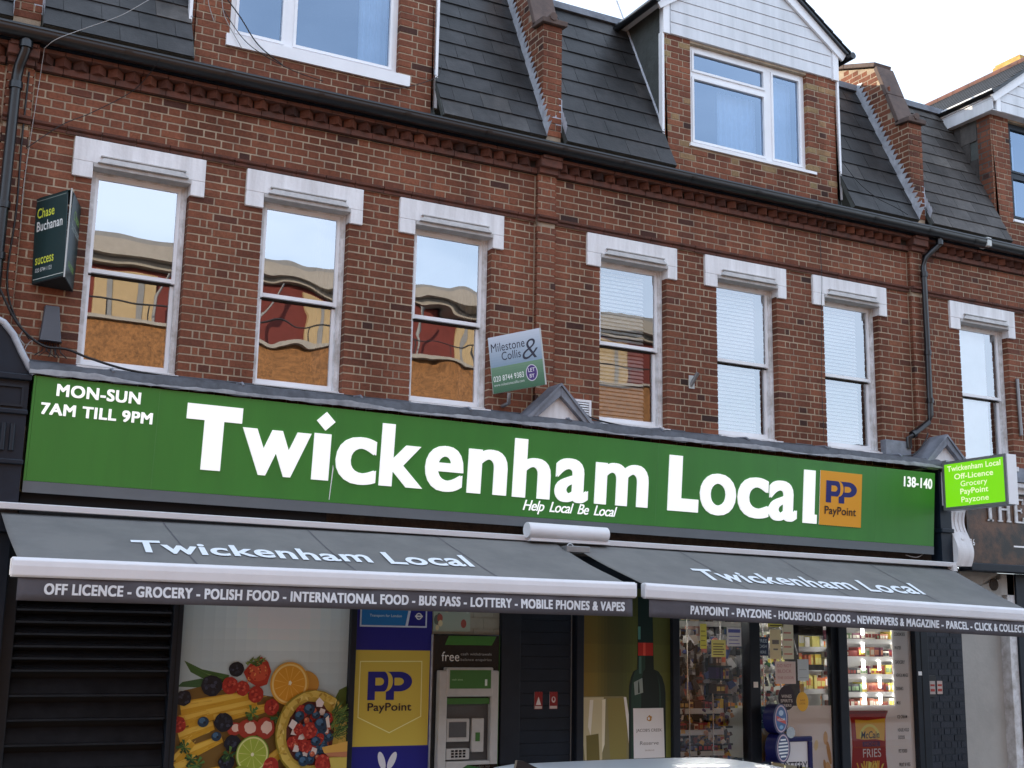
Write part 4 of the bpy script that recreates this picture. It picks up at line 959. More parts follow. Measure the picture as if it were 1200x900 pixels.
# payment service panel -----------------------------------------------
pn = thing('payment_panel', 'tall navy panel with yellow square and travel card badge beside the cash machine', 'panel', (4.67, -.01, 0))
B('panel_board', 'navy_frame', pn, (4.292, 5.066, -.02, .06, GZ + .3, 2.2))
mb = MB(); ff = lambda u, v, d: Vector((u, -.021 - d, v)); blu = S(24, 26, 118)
rect(mb, ff, 4.292, 5.066, -.05, 2.2, blu, 0); rect(mb, ff, 4.287, 5.052, .690, 1.549, S(190, 172, 70), .001)
def outline(pts, wd, c, d):
    for i in range(len(pts)):
        a, b = Vector(pts[i]), Vector(pts[(i + 1) % len(pts)]); t = (b - a).normalized() * wd / 2; nn = Vector((-t.y, t.x)); a2, b2 = a - t, b + t
        poly(mb, ff, [tuple(a2 - nn), tuple(b2 - nn), tuple(b2 + nn), tuple(a2 + nn)], c, d + i * .00002)
outline([(4.355, 1.446), (4.970, 1.450), (4.975, .950), (4.664, .808), (4.352, .948)], .009, S(240, 226, 150), .002)
pp_logo(mb, ff, 4.435, 4.878, 1.10, 1.355, blu, S(190, 172, 70), .002)
put_text(mb, 'PayPoint', 4.44, 4.875, 1.005, .068, ff, off=.014, d=.0065, colr=S(40, 30, 40))
# card badge at the top
rect(mb, ff, 4.335, 5.01, 1.76, 2.2, S(190, 200, 215), .001); rect(mb, ff, 4.35, 4.995, 1.775, 2.2, blu, .0016)
poly(mb, ff, [(4.35, 1.775), (4.79, 1.775), (4.87, 2.2), (4.35, 2.2)], S(30, 110, 170), .002); poly(mb, ff, [(4.79, 1.775), (4.815, 1.775), (4.895, 2.2), (4.87, 2.2)], S(190, 200, 215), .0024)
put_text(mb, 'Transport for London', 4.43, 4.75, 1.853, .024, ff, off=.004, d=.003, colr=S(200, 220, 235))
ell(mb, ff, 4.925, 1.865, .032, .032, S(225, 230, 240), .003); ell(mb, ff, 4.925, 1.865, .021, .021, blu, .0034); rect(mb, ff, 4.885, 4.965, 1.857, 1.873, S(225, 230, 240), .0038)
# pale butterfly-like mark at the foot
for rx, a in ((4.60, 18), (4.70, -26)): ell(mb, ff, rx, .56, .033, .085, S(205, 208, 232), .0015, rot=a)
mb.build('panel_print', 'printed', pn)
# cash machine -------------------------------------------------------
fb('tiled_wall', 'painted_block', (5.066, 5.79, -.001, .06, 1.2, 2.5))
tw = sh
bp_ = Pool('navy_painted_brick', 'brick', 0)
for i, (x0, x1, z0, z1) in enumerate([(5.07 + .22 * c_ + (.11 if r_ % 2 else 0), 5.07 + .22 * c_ + .216 + (.11 if r_ % 2 else 0), 1.66 + .105 * r_, 1.66 + .105 * r_ + .1) for r_ in range(6) for c_ in range(4)]):
    if x0 < 5.78: B('wall_tile', 'painted_block', sh, (x0, min(x1, 5.789), -.008, -.0005, z0, z1))
ps = thing('sticker_sheet', 'faded multicoloured poster strip above the cash machine', 'poster', (5.2, 0, 1.85))
mb = MB(); rect(mb, ff, 5.08, 5.47, 1.73, 2.12, S(150, 165, 150), -.008)
for i in range(26): ell(mb, ff, random.uniform(5.1, 5.45), random.uniform(1.75, 2.1), random.uniform(.015, .04), random.uniform(.02, .05), S(*random.choice([(180, 190, 180), (70, 130, 120), (150, 80, 70), (200, 190, 150), (90, 100, 90)])), -.0075 + i * .0001, n=10)
mb.build('sheet_print', 'printed', ps)
at = thing('cash_machine', 'wall cash machine with green free withdrawals header and pale grey surround', 'cash machine', (5.42, -.05, GZ))
B('back_panel', 'atm_black', at, (5.07, 5.775, -.05, .05, GZ, 1.705), bevel=.01)
B('edge_trim', 'screen_green', at, (5.772, 5.782, -.045, .0, GZ, 1.70)); B('edge_trim', 'lead_light', at, (5.062, 5.072, -.045, .0, GZ, 1.70))
mb = MB(); fa = lambda u, v, d: Vector((u, -.051 - d, v))
poly(mb, fa, [(5.19, 1.605), (5.69, 1.605), (5.74, 1.69), (5.23, 1.69)], S(58, 112, 44), 0)
put_text(mb, 'free', 5.16, 5.345, 1.455, .085, fa, off=.0, d=.001, colr=S(205, 208, 205))
put_text(mb, 'cash withdrawals', 5.36, 5.69, 1.510, .024, fa, off=.0, d=.001, colr=S(150, 152, 150)); put_text(mb, 'balance enquiries', 5.36, 5.69, 1.458, .024, fa, off=.0, d=.001, colr=S(150, 152, 150))
mb.build('header_print', 'printed', at)
sr = MB()
for b in ((5.11, 5.195, -.13, -.05, GZ + .5, 1.37), (5.655, 5.735, -.13, -.05, GZ + .5, 1.37), (5.18, 5.67, -.14, -.05, 1.13, 1.40), (5.195, 5.655, -.13, -.05, GZ + .5, .545)): sr.box(*b)
sr.build('surround', 'atm_body', at, bevel=.012)
B('sign_strip', 'screen_green', at, (5.21, 5.64, -.146, -.139, 1.205, 1.375))
mb = MB(); put_text(mb, 'cash zone', 5.23, 5.34, 1.28, .016, lambda u, v, d: Vector((u, -.148, v)), off=0, d=0, colr=S(160, 190, 150)); rect(mb, lambda u, v, d: Vector((u, -.148, v)), 5.575, 5.60, 1.23, 1.29, S(190, 200, 190), 0); mb.build('strip_print', 'printed', at)
B('recess', 'atm_dark', at, (5.195, 5.655, -.055, -.050, .54, 1.13))
B('green_awning', 'screen_green', at, (5.2, 5.65, -.10, -.056, 1.06, 1.115))
B('screen_bezel', 'atm_body', at, (5.20, 5.44, -.115, -.06, .72, .93), bevel=.008); B('screen', 'atm_dark', at, (5.225, 5.405, -.120, -.114, .76, .90))
B('card_slot_unit', 'atm_body', at, (5.47, 5.60, -.10, -.06, .62, .93), bevel=.008); B('card_slot', 'screen_green', at, (5.51, 5.555, -.106, -.099, .72, .80)); B('keypad', 'atm_body', at, (5.20, 5.44, -.125, -.06, .56, .66), bevel=.008)
for i in range(3):
    for j in range(4): B('key', 'atm_black', at, (5.25 + j * .04, 5.275 + j * .04, -.131, -.124, .58 + i * .025, .597 + i * .025))
# navy door ---------------------------------------------------------------
nd = thing('navy_side_door', 'plain navy boarded door with two small red safety stickers beside the wine poster', 'door', (6.32, 0, GZ))
B('door_leaf', 'navy_paint', nd, (6.0, 6.64, -.0, .06, GZ, 2.3))
for i in range(22): B('board', 'navy_paint', nd, (6.02, 6.60, -.008, -.0005, GZ + .02 + i * .118, GZ + .132 + i * .118), bevel=.003)
B('door_edge', 'metal_grey', nd, (6.600, 6.606, -.02, .0, GZ, 2.3))
for x0, mark in ((6.19, 't'), (6.36, 'h')):
    st = tag(B('safety_sticker', 'letter_white', None, (x0, x0 + .09, -.0125, -.0085, 1.0, 1.165)), 'small red and white safety sticker on the navy door, ' + ('left one with a triangle' if mark == 't' else 'right one beside the poster post'), 'sticker', 'safety stickers on the navy door')
    mb = MB(); f2 = lambda u, v, d: Vector((u, -.0128 - d, v)); rect(mb, f2, x0, x0 + .09, 1.0, 1.165, S(120, 24, 24), 0); rect(mb, f2, x0 + .005, x0 + .085, 1.004, 1.03, S(180, 170, 165), .0004)
    if mark == 't': poly(mb, f2, [(x0 + .015, 1.04), (x0 + .075, 1.04), (x0 + .045, 1.12)], S(200, 195, 190), .0004)
    else: ell(mb, f2, x0 + .045, 1.09, .022, .030, S(190, 180, 175), .0004); ell(mb, f2, x0 + .045, 1.095, .012, .018, S(120, 24, 24), .0006)
    mb.build('sticker_print', 'printed', st)
GAIN = 1.75
# wine poster --------------------------------------------------------------
wp = thing('wine_poster', 'olive green window poster with a dark wine bottle and a stemless glass', 'poster', (7.26, 0, 0))
B('poster_board', 'letter_white', wp, (6.72, 7.80, -.012, .06, -.08, 2.2))
wu = lambda px: 6.72 + (px - 680) / 97.2; wz = lambda py: .997 + (830 - py) / 116.0
mb = MB(); fw2 = lambda px, py, d: Vector((wu(px), -.0135 - d, wz(py)))
cols_ = [(122, 100, 34), (112, 98, 38), (78, 76, 34), (72, 76, 36), (88, 96, 42), (96, 104, 46), (92, 100, 46), (84, 92, 44)]
def lerpc(a, b, t): return tuple(a[i] + (b[i] - a[i]) * t for i in range(3))
for i in range(28):
    t = i / 28 * 7; c = lerpc(cols_[int(t)], cols_[min(7, int(t) + 1)], t - int(t)); 
    for j in range(8):
        k_ = .72 + .5 * (j / 8) if j < 5 else 1.04
        a, b, y0, y1 = 680 + i * 3.75, 680 + (i + 1) * 3.75, 690 + j * 33, 723 + j * 33; poly(mb, fw2, [(a, y0), (a, y1), (b, y1), (b, y0)], S(*[min(255, q * k_) for q in c]), 0)
dw = [.0004]
def W_(pts, c): dw[0] += .00015; poly(mb, fw2, pts, S(*c), dw[0])
W_([(682, 816), (731, 816), (737, 850), (736, 890), (731, 905), (684, 905), (681, 880)], (112, 106, 72)); W_([(683, 817), (706, 817), (704, 900), (686, 900), (683, 870)], (164, 156, 122)); W_([(710, 818), (729, 818), (733, 850), (732, 898), (714, 898)], (116, 108, 58))
W_([(686, 860), (700, 858), (702, 898), (687, 898)], (92, 84, 40)); W_([(704, 820), (708, 819), (707, 870), (704, 880)], (190, 184, 160)); W_([(729, 817), (732, 817), (737, 850), (736, 880), (733, 850)], (196, 196, 186)); W_([(690, 820), (694, 820), (691, 860), (688, 850)], (190, 186, 170))
def bottle(k, c, sh_=0):
    body = [(746, 700), (763, 700), (764, 735), (765, 785)] + [(765 + 14 * math.sin(t), 785 + 30 * (1 - math.cos(t))) for t in (.4, .8, 1.2, 1.5)] + [(779, 905), (735, 905)] + [(744 - 9 * math.sin(t), 785 + 30 * (1 - math.cos(t))) for t in (1.5, 1.2, .8, .4)] + [(745, 785), (746, 735)]
    cx = 757; W_([(cx + (x - cx) * k + sh_, y) for x, y in body][::-1], c)
bottle(1.0, (16, 30, 24)); bottle(.80, (30, 54, 42), -1.5); bottle(.5, (14, 26, 20), 3.5)
W_([(741, 800), (751, 795), (752, 812), (742, 815)], (120, 132, 126)); W_([(746, 801), (747, 797), (748, 812), (746, 813)], (20, 36, 28))
W_([(746, 700), (763, 700), (764, 754), (746, 754)], (10, 34, 30)); W_([(746, 735), (749, 735), (749, 750), (746, 750)], (70, 120, 110)); W_([(746, 754), (764, 754), (764, 769), (746, 769)], (150, 34, 26)); W_([(752, 754), (755, 754), (755, 769), (752, 769)], (190, 70, 54))
W_([(747, 770), (750, 770), (750, 790), (747, 790)], (60, 90, 80)); W_([(740, 830), (776, 830), (778, 905), (741, 905)], (206, 204, 190))
ft = lambda px, v, d: Vector((wu(px), -.0135 - dw[0] - d, v))
put_text(mb, "JACOB'S CREEK", 743.5, 774, wz(857), .028, ft, off=.002, d=.0005, colr=S(70, 60, 50)); put_text(mb, 'Reserve', 748, 770, wz(872), .035, ft, off=-.004, d=.0005, colr=S(60, 56, 52), italic=6)
put_text(mb, 'SHIRAZ', 754, 765, wz(879), .012, ft, off=0, d=.0005, colr=S(120, 110, 100)); ell(mb, ft, 759, wz(842), 3.4, .030, S(150, 110, 50), .0005, n=12, jit=.2); ell(mb, ft, 758.6, wz(842), 1.6, .016, S(206, 204, 190), .0008, n=8, jit=.2)
mb.build('poster_print', 'printed', wp)

GAIN = 1.0
# glazed bays ---------------------------------------------------------------
for x0, x1 in ((7.885, 8.80), (8.94, 10.055), (10.18, 11.22)):
    gm = MB().quad((x0, -.005, -.08), (x1, -.005, -.08), (x1, -.005, 2.3), (x0, -.005, 2.3)); gm.build('shop_pane', 'glass_shop', sh)
fb('glazing_bar', 'navy_frame', (9.98, 10.055, -.03, .05, GZ, 2.4)); fb('transom', 'navy_frame', (8.94, 10.05, -.02, .04, 1.93, 2.0))
dr = thing('inner_door', 'open brown framed shop door seen through the glass of the second window', 'door', (9.62, .5, GZ))
B('door_frame', 'old_timber', dr, (9.46, 9.62, .10, .16, GZ, 2.2), (9.46, 9.98, .10, .16, 1.76, 2.2), (9.46, 9.98, .10, .15, 1.38, 1.44))
MB().tube([(9.56, .06, 1.55), (9.50, .05, 1.72), (9.47, .06, 1.80)], .009).build('door_stay', 'steel', dr)
GAIN = 1.5
# white lower panels inside the glass
wpn = thing('white_window_film', 'pale faded film covering the lower part of the second shop window', 'window film', (9.5, .01, 0))
B('film', 'letter_white', wpn, (8.94, 9.98, .004, .010, -.08, 1.0))
mb = MB(); f3 = lambda u, v, d: Vector((u, .002 - d, v))
for i in range(14): ell(mb, f3, random.choice([random.uniform(8.97, 9.08), random.uniform(9.72, 9.93)]), random.uniform(.2, .75), random.uniform(.02, .06), random.uniform(.06, .16), S(*random.choice([(196, 168, 120), (176, 140, 90), (214, 196, 160)])), i * .0001, rot=random.uniform(-20, 20), n=12)
mb.build('faint_print', 'printed', wpn)
pl = thing('frozen_food_panel', 'white panel with a red bag of fries poster in the third shop window', 'poster', (10.6, .01, 0))
B('panel', 'letter_white', pl, (10.18, 10.93, .004, .012, -.08, .995))
mb = MB(); red, yel = S(150, 34, 24), S(222, 176, 60)
poly(mb, f3, [(10.225, .94), (10.82, .935), (10.775, .84), (10.765, .45), (10.79, .2), (10.77, .0), (10.26, .0), (10.245, .3), (10.27, .55), (10.26, .82)], red, .001)
poly(mb, f3, [(10.225, .94), (10.82, .935), (10.81, .905), (10.24, .905)], S(120, 24, 20), .0016)
poly(mb, f3, [(10.32, .84), (10.5, .83), (10.77, .85), (10.75, .60), (10.62, .625), (10.45, .62), (10.33, .635)], yel, .002); ell(mb, f3, 10.53, .65, .15, .14, S(240, 206, 110), .0026, a0=0, a1=180); ell(mb, f3, 10.53, .65, .115, .11, yel, .003, a0=0, a1=180)
put_text(mb, 'McCain', 10.40, 10.67, .635, .075, f3, off=.014, d=.0036, colr=S(20, 20, 16), italic=.12)
rect(mb, f3, 10.42, 10.68, .545, .60, S(86, 40, 92), .0022); put_text(mb, 'HOME', 10.45, 10.65, .553, .038, f3, off=.01, d=.003, colr=S(150, 60, 70)); put_text(mb, 'FRIES', 10.42, 10.69, .43, .09, f3, off=.008, d=.003, colr=S(240, 236, 226))
for i in range(22):
    a = random.uniform(-.6, .6); x_ = 10.53 + random.uniform(-.12, .12); poly(mb, f3, [(x_, .1), (x_ + .02, .1), (x_ + .02 + .28 * math.sin(a), .13 + .26 * math.cos(a)), (x_ + .28 * math.sin(a), .13 + .26 * math.cos(a))], S(*random.choice([(232, 190, 90), (214, 164, 60), (244, 210, 120)])), .003 + i * .0001)
mb.build('bag_print', 'printed', pl)
gl_ = thing('goods_list', 'pale frosted strip listing goods in black capitals at the right of the third window', 'window list', (11.07, .01, 0))
B('strip', 'letter_white', gl_, (10.93, 11.22, .004, .012, -.08, 2.2))
mb = MB()
for s, z, w_ in (('COOKIES', 1.795, .17), ('WATER', 1.64, .10), ('GROCERY', 1.478, .15), ('NEWS & MAGS', 1.33, .19), ('DRINKS', 1.18, .11), ('MILK', 1.02, .06), ('ICE CREAM', .865, .15), ('HOUSE HOLD', .718, .17), ('GOODS', .636, .10), ('PET FOOD', .485, .13), ('FRUIT & VEG', .335, .17), ('BREAD', .19, .1)):
    put_text(mb, s, 10.962, 10.962 + w_, z - .018, .036, f3, off=.008, d=.001, colr=S(30, 32, 34))
mb.build('list_print', 'printed', gl_)
# notices on the glass
def notice(x0, x1, z0, z1, bg, label, lines=(), tcol=(60, 60, 60), nm='window_notice', shape=None, y=-.008, cat='notice'):
    f4 = lambda u, v, d: Vector((u, y - .0016 - d, v))
    mb2 = MB()
    o = thing(nm, label, cat, ((x0 + x1) / 2, y, z0), 'notices stuck on the shop windows')
    if shape == 'oval':
        cxx, czz = (x0 + x1) / 2, (z0 + z1) / 2; P = [(cxx + (x1 - x0) / 2 * math.cos(t * .314), y - .001, czz + (z1 - z0) / 2 * math.sin(t * .314)) for t in range(20)]
        MB().prism(P[::-1], (0, .0015, 0)).build('sheet', 'letter_white', o); ell(mb2, f4, cxx, czz, (x1 - x0) / 2, (z1 - z0) / 2, S(*bg), 0)
    else:
        B('sheet', 'letter_white', o, (x0, x1, y - .001, y, z0, z1)); rect(mb2, f4, x0, x1, z0, z1, S(*bg), 0)
    for (s, a, b, z, c) in lines:
        if s is None: rect(mb2, f4, x0 + a * (x1 - x0), x0 + b * (x1 - x0), z0 + z * (z1 - z0), z0 + (z + c) * (z1 - z0), S(*tcol), .0006)
        else: put_text(mb2, s, x0 + a * (x1 - x0), x0 + b * (x1 - x0), z0 + z * (z1 - z0), c * (z1 - z0), f4, off=.008, d=.0006, colr=S(*tcol))
    mb2.build('notice_print', 'printed', o); return o
L_ = lambda n, t=.06: [(None, .12, .88 - .1 * (i % 2), .12 + i * (.76 / n), t) for i in range(n)]
notice(8.19, 8.275, 1.60, 1.86, (216, 200, 90), 'narrow yellow notice hanging high in the first shop window', L_(4, .03), (120, 110, 50))
notice(8.335, 8.525, 1.515, 1.695, (214, 200, 120), 'square yellow notice with dark lines in the middle of the first shop window', L_(5, .06), (110, 96, 50))
notice(8.545, 8.735, 1.63, 1.83, (226, 228, 232), 'white notice with blue heading at the right of the first shop window', [(None, .08, .92, .72, .18)] + L_(4, .04)[:3], (90, 100, 160))
notice(9.10, 9.32, 1.845, 1.90, (220, 200, 90), 'yellow strip at the top of the second shop window', L_(1, .3), (90, 80, 40))
notice(8.955, 9.10, 1.535, 1.735, (38, 52, 76), 'dark blue free cash notice at the left of the second shop window', [('FREE', .1, .9, .70, .18), ('CASH', .12, .85, .42, .16), ('HERE', .12, .8, .12, .14)], (170, 186, 196))
notice(9.125, 9.28, 1.50, 1.82, (206, 192, 150), 'beige notice with a ringed symbol in the second shop window', [(None, .2, .8, .5, .14), (None, .3, .7, .3, .05)], (110, 104, 96))
notice(9.30, 9.455, 1.50, 1.90, (222, 200, 172), 'pale pink poster in the upper second shop window', L_(4, .04), (180, 120, 100))
notice(9.19, 9.475, 1.235, 1.475, (196, 178, 170), 'faded pink do not block notice in the second shop window', [('DO NOT', .1, .8, .74, .14), ('BLOCK', .12, .8, .50, .14), ('THE DOOR', .1, .9, .22, .11)], (170, 120, 116))
notice(9.505, 9.66, 1.27, 1.50, (178, 188, 190), 'pale blue-grey sheet hanging by the brown door frame', L_(2, .03), (140, 150, 152))
notice(9.22, 9.455, .955, 1.22, (40, 26, 32), 'dark oval pub-style sticker at the bottom of the second shop window', [('WINES', .2, .8, .5, .12), ('SPIRITS', .15, .85, .32, .12), ('BEERS', .22, .78, .14, .1)], (190, 180, 170), shape='oval')
o = notice(9.475, 9.645, .94, 1.15, (206, 160, 50), 'round orange bottle-shaped sticker low in the second shop window', [('SHOP', .3, .7, .52, .09), ('LOCAL', .25, .75, .36, .09)], (150, 80, 30), shape='oval')
B('sticker_neck', 'stock_yellow', o, (9.535, 9.585, -.0095, -.0085, 1.14, 1.235))
notice(8.955, 9.11, .77, 1.0, (26, 62, 84), 'teal blue notice at the lower left of the second shop window', [('WE', .3, .6, .72, .12), ('TAKE', .2, .7, .5, .12), ('CARD', .2, .7, .25, .12)], (150, 176, 190))
notice(8.84, 8.90, 1.20, 1.26, (200, 196, 188), 'tiny white sticker on the dark post between first and second windows', (), y=-.0715, cat='sticker')
notice(11.245, 11.30, 1.33, 1.375, (200, 200, 200), 'tiny white sticker on the dark post right of the goods list', (), y=-.0715, cat='sticker')
# two round navy hanging signs and a navy framed board
def round_sign(x, z, label, c2, kind):
    o = thing('round_sign', label, 'sign', (x, -.2, z), 'round navy signs in front of the shop window')
    MB().tube([(x - .03, -.14, z + .0), (x + .015, -.26, z + .0)], .155, n=28).build('drum', 'navy_blue_gloss', o)
    a, fr = Vector((.045, -.12, 0)).normalized(), None
    un = Vector((-a.y, a.x, 0)) * 1; f5 = Frame((x + .016, -.262, z), (0.936, .351, 0), (0, 0, 1))
    mbx = MB(); ell(mbx, f5.p, 0, 0, .125, .14, S(170, 150, 160), .001, n=28); ell(mbx, f5.p, 0, 0, .11, .125, S(*c2), .0016, n=28)
    if kind == 0:
        poly(mbx, f5.p, [(-.10, .035), (.09, -.02), (.10, -.06), (-.09, -.015)], S(170, 60, 50), .0022); put_text(mbx, 'WELCOME', -.08, .08, -.018, .022, f5.p, off=.01, d=.003, colr=S(200, 200, 210)); ell(mbx, f5.p, 0, .06, .05, .03, S(150, 170, 190), .002, n=10); ell(mbx, f5.p, 0, -.085, .04, .02, S(110, 150, 180), .002, n=10)
    else:
        for i in range(6): hw = math.sqrt(max(.001, .0105 - (-.085 + i * .034) ** 2)); rect(mbx, f5.p, -hw, hw, -.095 + i * .034, -.078 + i * .034, S(200, 206, 212), .0022)
    mbx.build('face_print', 'printed', o); return o
paint('navy_blue_gloss', (.012, .014, .11), .3, var=.05)
round_sign(9.03, .885, 'upper round navy sign with a blue and red label in front of the second window', (52, 84, 130), 0)
round_sign(9.05, .585, 'lower round navy sign with white stripes in front of the second window', (40, 60, 100), 1)
bo = thing('navy_framed_board', 'white board in a thick rounded navy frame beside the round signs', 'board', (9.4, -.16, GZ))
B('post', 'navy_blue_gloss', bo, (8.96, 9.14, -.15, -.08, GZ, .5), bevel=.02)
B('board_frame', 'navy_blue_gloss', bo, (9.08, 9.56, -.16, -.12, .635, .69), (9.50, 9.56, -.16, -.12, .0, .64), bevel=.012); B('board', 'white_upvc', bo, (9.10, 9.50, -.14, -.13, -.1, .636))
MB().tube([(9.235, -.15, .735), (9.235, -.19, .735)], .06, n=16).build('round_knob', 'chrome', bo)
mb = MB(); put_text(mb, 'LOTTERY', 9.12, 9.49, .34, .085, lambda u, v, d: Vector((u, -.142, v)), off=.014, d=0, colr=S(28, 30, 44)); mb.build('board_print', 'printed', bo)

GAIN = 1.0
# shop interior ---------------------------------------------------------------
ir = thing('shop_interior', 'lit interior of the shop seen through the windows', 'room', (9.5, 2.5, GZ))
B('floor', 'shop_floor', ir, (7.84, 11.6, .16, 6.0, GZ, GZ + .01)); B('ceiling', 'ceiling_plaster', ir, (7.84, 11.6, .10, 6.0, 2.45, 2.5))
B('side_wall', 'shop_wall', ir, (7.80, 7.86, .16, 6.0, GZ, 2.45)); B('side_wall', 'shop_wall', ir, (11.42, 11.6, .10, 6.0, GZ, 2.45)); B('rear_wall', 'shop_wall', ir, (7.86, 11.42, 5.9, 6.0, GZ, 2.45))
for i, (x_, y_) in enumerate([(8.4, .8), (9.6, 1.3), (10.8, .8), (9.0, 3.2), (10.6, 3.2)]):
    B('strip_light', 'tube_light', ir, (x_ - .06, x_ + .06, y_, y_ + 1.3, 2.40, 2.44))
PAL = [(190, 40, 30), (220, 190, 60), (40, 80, 150), (230, 230, 225), (60, 130, 70), (210, 120, 50), (120, 40, 70), (30, 30, 40), (200, 200, 190), (90, 60, 40), (150, 190, 210), (226, 160, 40), (70, 40, 110)]
def goods(parent, x0, x1, y0, y1, z, hmax, pal=None, wmin=.028, wmax=.07, axis='x'):
    m = MB(); pal = pal or PAL; p = x0 if axis == 'x' else y0; e = x1 if axis == 'x' else y1
    while p < e - .03:
        w_ = random.uniform(wmin, wmax); h = random.uniform(.55, .95) * hmax; c = S(*random.choice(pal)); c2 = S(*random.choice(pal)); rep = random.randint(1, 3)
        for _ in range(rep):
            if p + w_ > e: break
            dd = random.uniform(0, .03)
            if axis == 'x':
                m.box(p, p + w_ * .94, y0 + dd, y1, z, z + h, colr=c); m.box(p + w_ * .1, p + w_ * .84, y0 + dd - .002, y0 + dd, z + h * .3, z + h * .75, colr=c2)
            else:
                m.box(x0 + dd, x1, p, p + w_ * .94, z, z + h, colr=c); m.box(x0 + dd - .002, x0 + dd, p + w_ * .1, p + w_ * .84, z + h * .3, z + h * .75, colr=c2)
            p += w_
        if random.random() < .12: p += w_ * .6
    return tag(m.build('packets', 'goods', parent), kind='stuff')
def rack(label, x0, x1, y0, y1, zs, mat='shelf_metal', back=True, lip=True, cat='shelving', pal=None, axis='x', hm=None, zt=2.1):
    o = thing('shop_shelving', label, cat, ((x0 + x1) / 2, (y0 + y1) / 2, GZ))
    if back: B('back_panel', mat, o, (x0, x1, y1 - .01, y1 + .01, GZ, zt)) if axis == 'x' else B('back_panel', mat, o, (x1 - .01, x1 + .01, y0, y1, GZ, zt))
    for i, z in enumerate(zs):
        B('shelf', mat, o, (x0, x1, y0, y1, z - .02, z))
        if lip:
            if axis == 'x': B('price_strip', 'shelf_metal', o, (x0, x1, y0 - .012, y0, z - .04, z + .015))
            else: B('price_strip', 'shelf_metal', o, (x0 - .012, x0, y0, y1, z - .04, z + .015))
        gap = (zs[i + 1] - z - .03) if i + 1 < len(zs) else .25
        if axis == 'x': goods(o, x0 + .01, x1 - .01, y0 + .02, y1 - .03, z, (hm or gap), pal)
        else: goods(o, x0 + .02, x1 - .03, y0 + .01, y1 - .01, z, (hm or gap), pal, axis='y')
    return o
rack('black sweet rack with pale price strips low in the first shop window', 7.92, 8.62, .18, .50, [.30, .52, .74, .96], 'shelf_black', hm=.11, pal=[(150, 60, 40), (90, 50, 40), (220, 200, 190), (190, 60, 70), (200, 160, 90), (120, 130, 170), (60, 40, 40)], zt=1.0)
rack('open display of crisps and toys on racks behind the first shop window', 8.0, 9.4, .58, .85, [1.05, 1.20, 1.36, 1.52, 1.72, 1.88], 'shelf_metal', back=False, hm=.14, pal=[(200, 200, 200), (90, 90, 96), (60, 90, 150), (150, 150, 150), (196, 150, 140), (60, 60, 60), (120, 140, 130), (210, 190, 150)], zt=1.9)
rack('bottle shelf high at the back of the first shop window', 8.2, 9.9, 1.2, 1.45, [1.62, 1.90], 'shelf_metal', hm=.24, pal=[(30, 24, 20), (60, 30, 20), (120, 30, 26), (20, 40, 30), (190, 170, 120), (220, 220, 220)], zt=2.2)
rack('small hanging snack stand at the right edge of the first window', 8.60, 8.80, .25, .45, [.42, .60, .78, .95, 1.12, 1.28, 1.42], 'shelf_black', hm=.13, lip=False, pal=[(226, 190, 90), (200, 90, 50), (180, 150, 130), (230, 200, 60), (90, 60, 40), (60, 40, 90)], zt=1.5)
rack('grocery shelving seen through the second shop window', 9.2, 11.2, 1.1, 1.5, [.9, 1.15, 1.4, 1.65, 1.9], pal=[(230, 226, 150), (220, 200, 60), (230, 140, 60), (240, 240, 230), (120, 120, 110), (200, 210, 190)], hm=.17)
rk = rack('white grocery shelving with bright strip lights seen through the third shop window', 10.22, 11.30, .20, .42, [.95, 1.12, 1.32, 1.52, 1.72, 1.92], pal=[(200, 190, 170), (230, 226, 210), (150, 60, 50), (120, 150, 110), (110, 40, 70), (60, 60, 66), (190, 120, 90), (230, 210, 90)], hm=.13)
for xx in (10.26, 10.62, 10.86, 11.10):
    for z_ in (1.0, 1.18, 1.38, 1.58, 1.78):
        if xx == 10.26 or random.random() < .8: B('shelf_lamp', 'shelf_light', rk, (xx, xx + (.07 if xx == 10.26 else .035), .165, .18, z_, z_ + (.16 if xx == 10.26 else .11)))
rack('tall yellow and orange display seen beyond the brown inner door', 9.80, 10.30, .35, .55, [1.15, 1.40, 1.62], pal=[(236, 206, 40), (230, 120, 40), (240, 230, 120), (250, 250, 240)], hm=.2, zt=2)

def clutter(label, x0, x1, y0, y1, z0, z1, n, pal, sz=(.02, .07)):
    o = thing('hanging_goods', label, 'goods', ((x0 + x1) / 2, (y0 + y1) / 2, z0)); m = MB()
    for _ in range(n):
        c = Vector((random.uniform(x0, x1), random.uniform(y0, y1), random.uniform(z0, z1))); a, b, d = (random.uniform(*sz) / 2 for _ in range(3))
        q = Matrix.Rotation(random.uniform(-.9, .9), 3, 'Z') @ Matrix.Rotation(random.uniform(-.6, .6), 3, 'Y'); k = random.choice(pal)
        P = [c + q @ Vector((sx * a * (1 if sz_ < 0 else .7), sy * b * .5, sz_ * d)) for sz_ in (-1, 1) for sy in (-1, 1) for sx in (-1, 1)]
        m.add(P, [(0, 2, 3, 1), (4, 5, 7, 6), (0, 1, 5, 4), (1, 3, 7, 5), (3, 2, 6, 7), (2, 0, 4, 6)], colr=S(*k))
    tag(m.build('packs', 'goods', o), kind='stuff')
    for xx in (x0 + .25 * (x1 - x0), x0 + .62 * (x1 - x0)): MB().tube([(xx, y0 - .03, z0 - .1), (xx, y0 - .03, z1 + .15)], .009, n=6).build('display_pole', 'chrome', o)
    return o
GREYS = [(210, 210, 214), (60, 60, 66), (30, 30, 34), (150, 150, 156), (90, 90, 96), (180, 170, 160), (70, 90, 150), (200, 120, 110), (230, 230, 235)]
clutter('jumble of grey blue and white hanging packets behind the first shop window', 7.95, 9.15, .34, .62, 1.05, 1.78, 230, GREYS, (.03, .12))
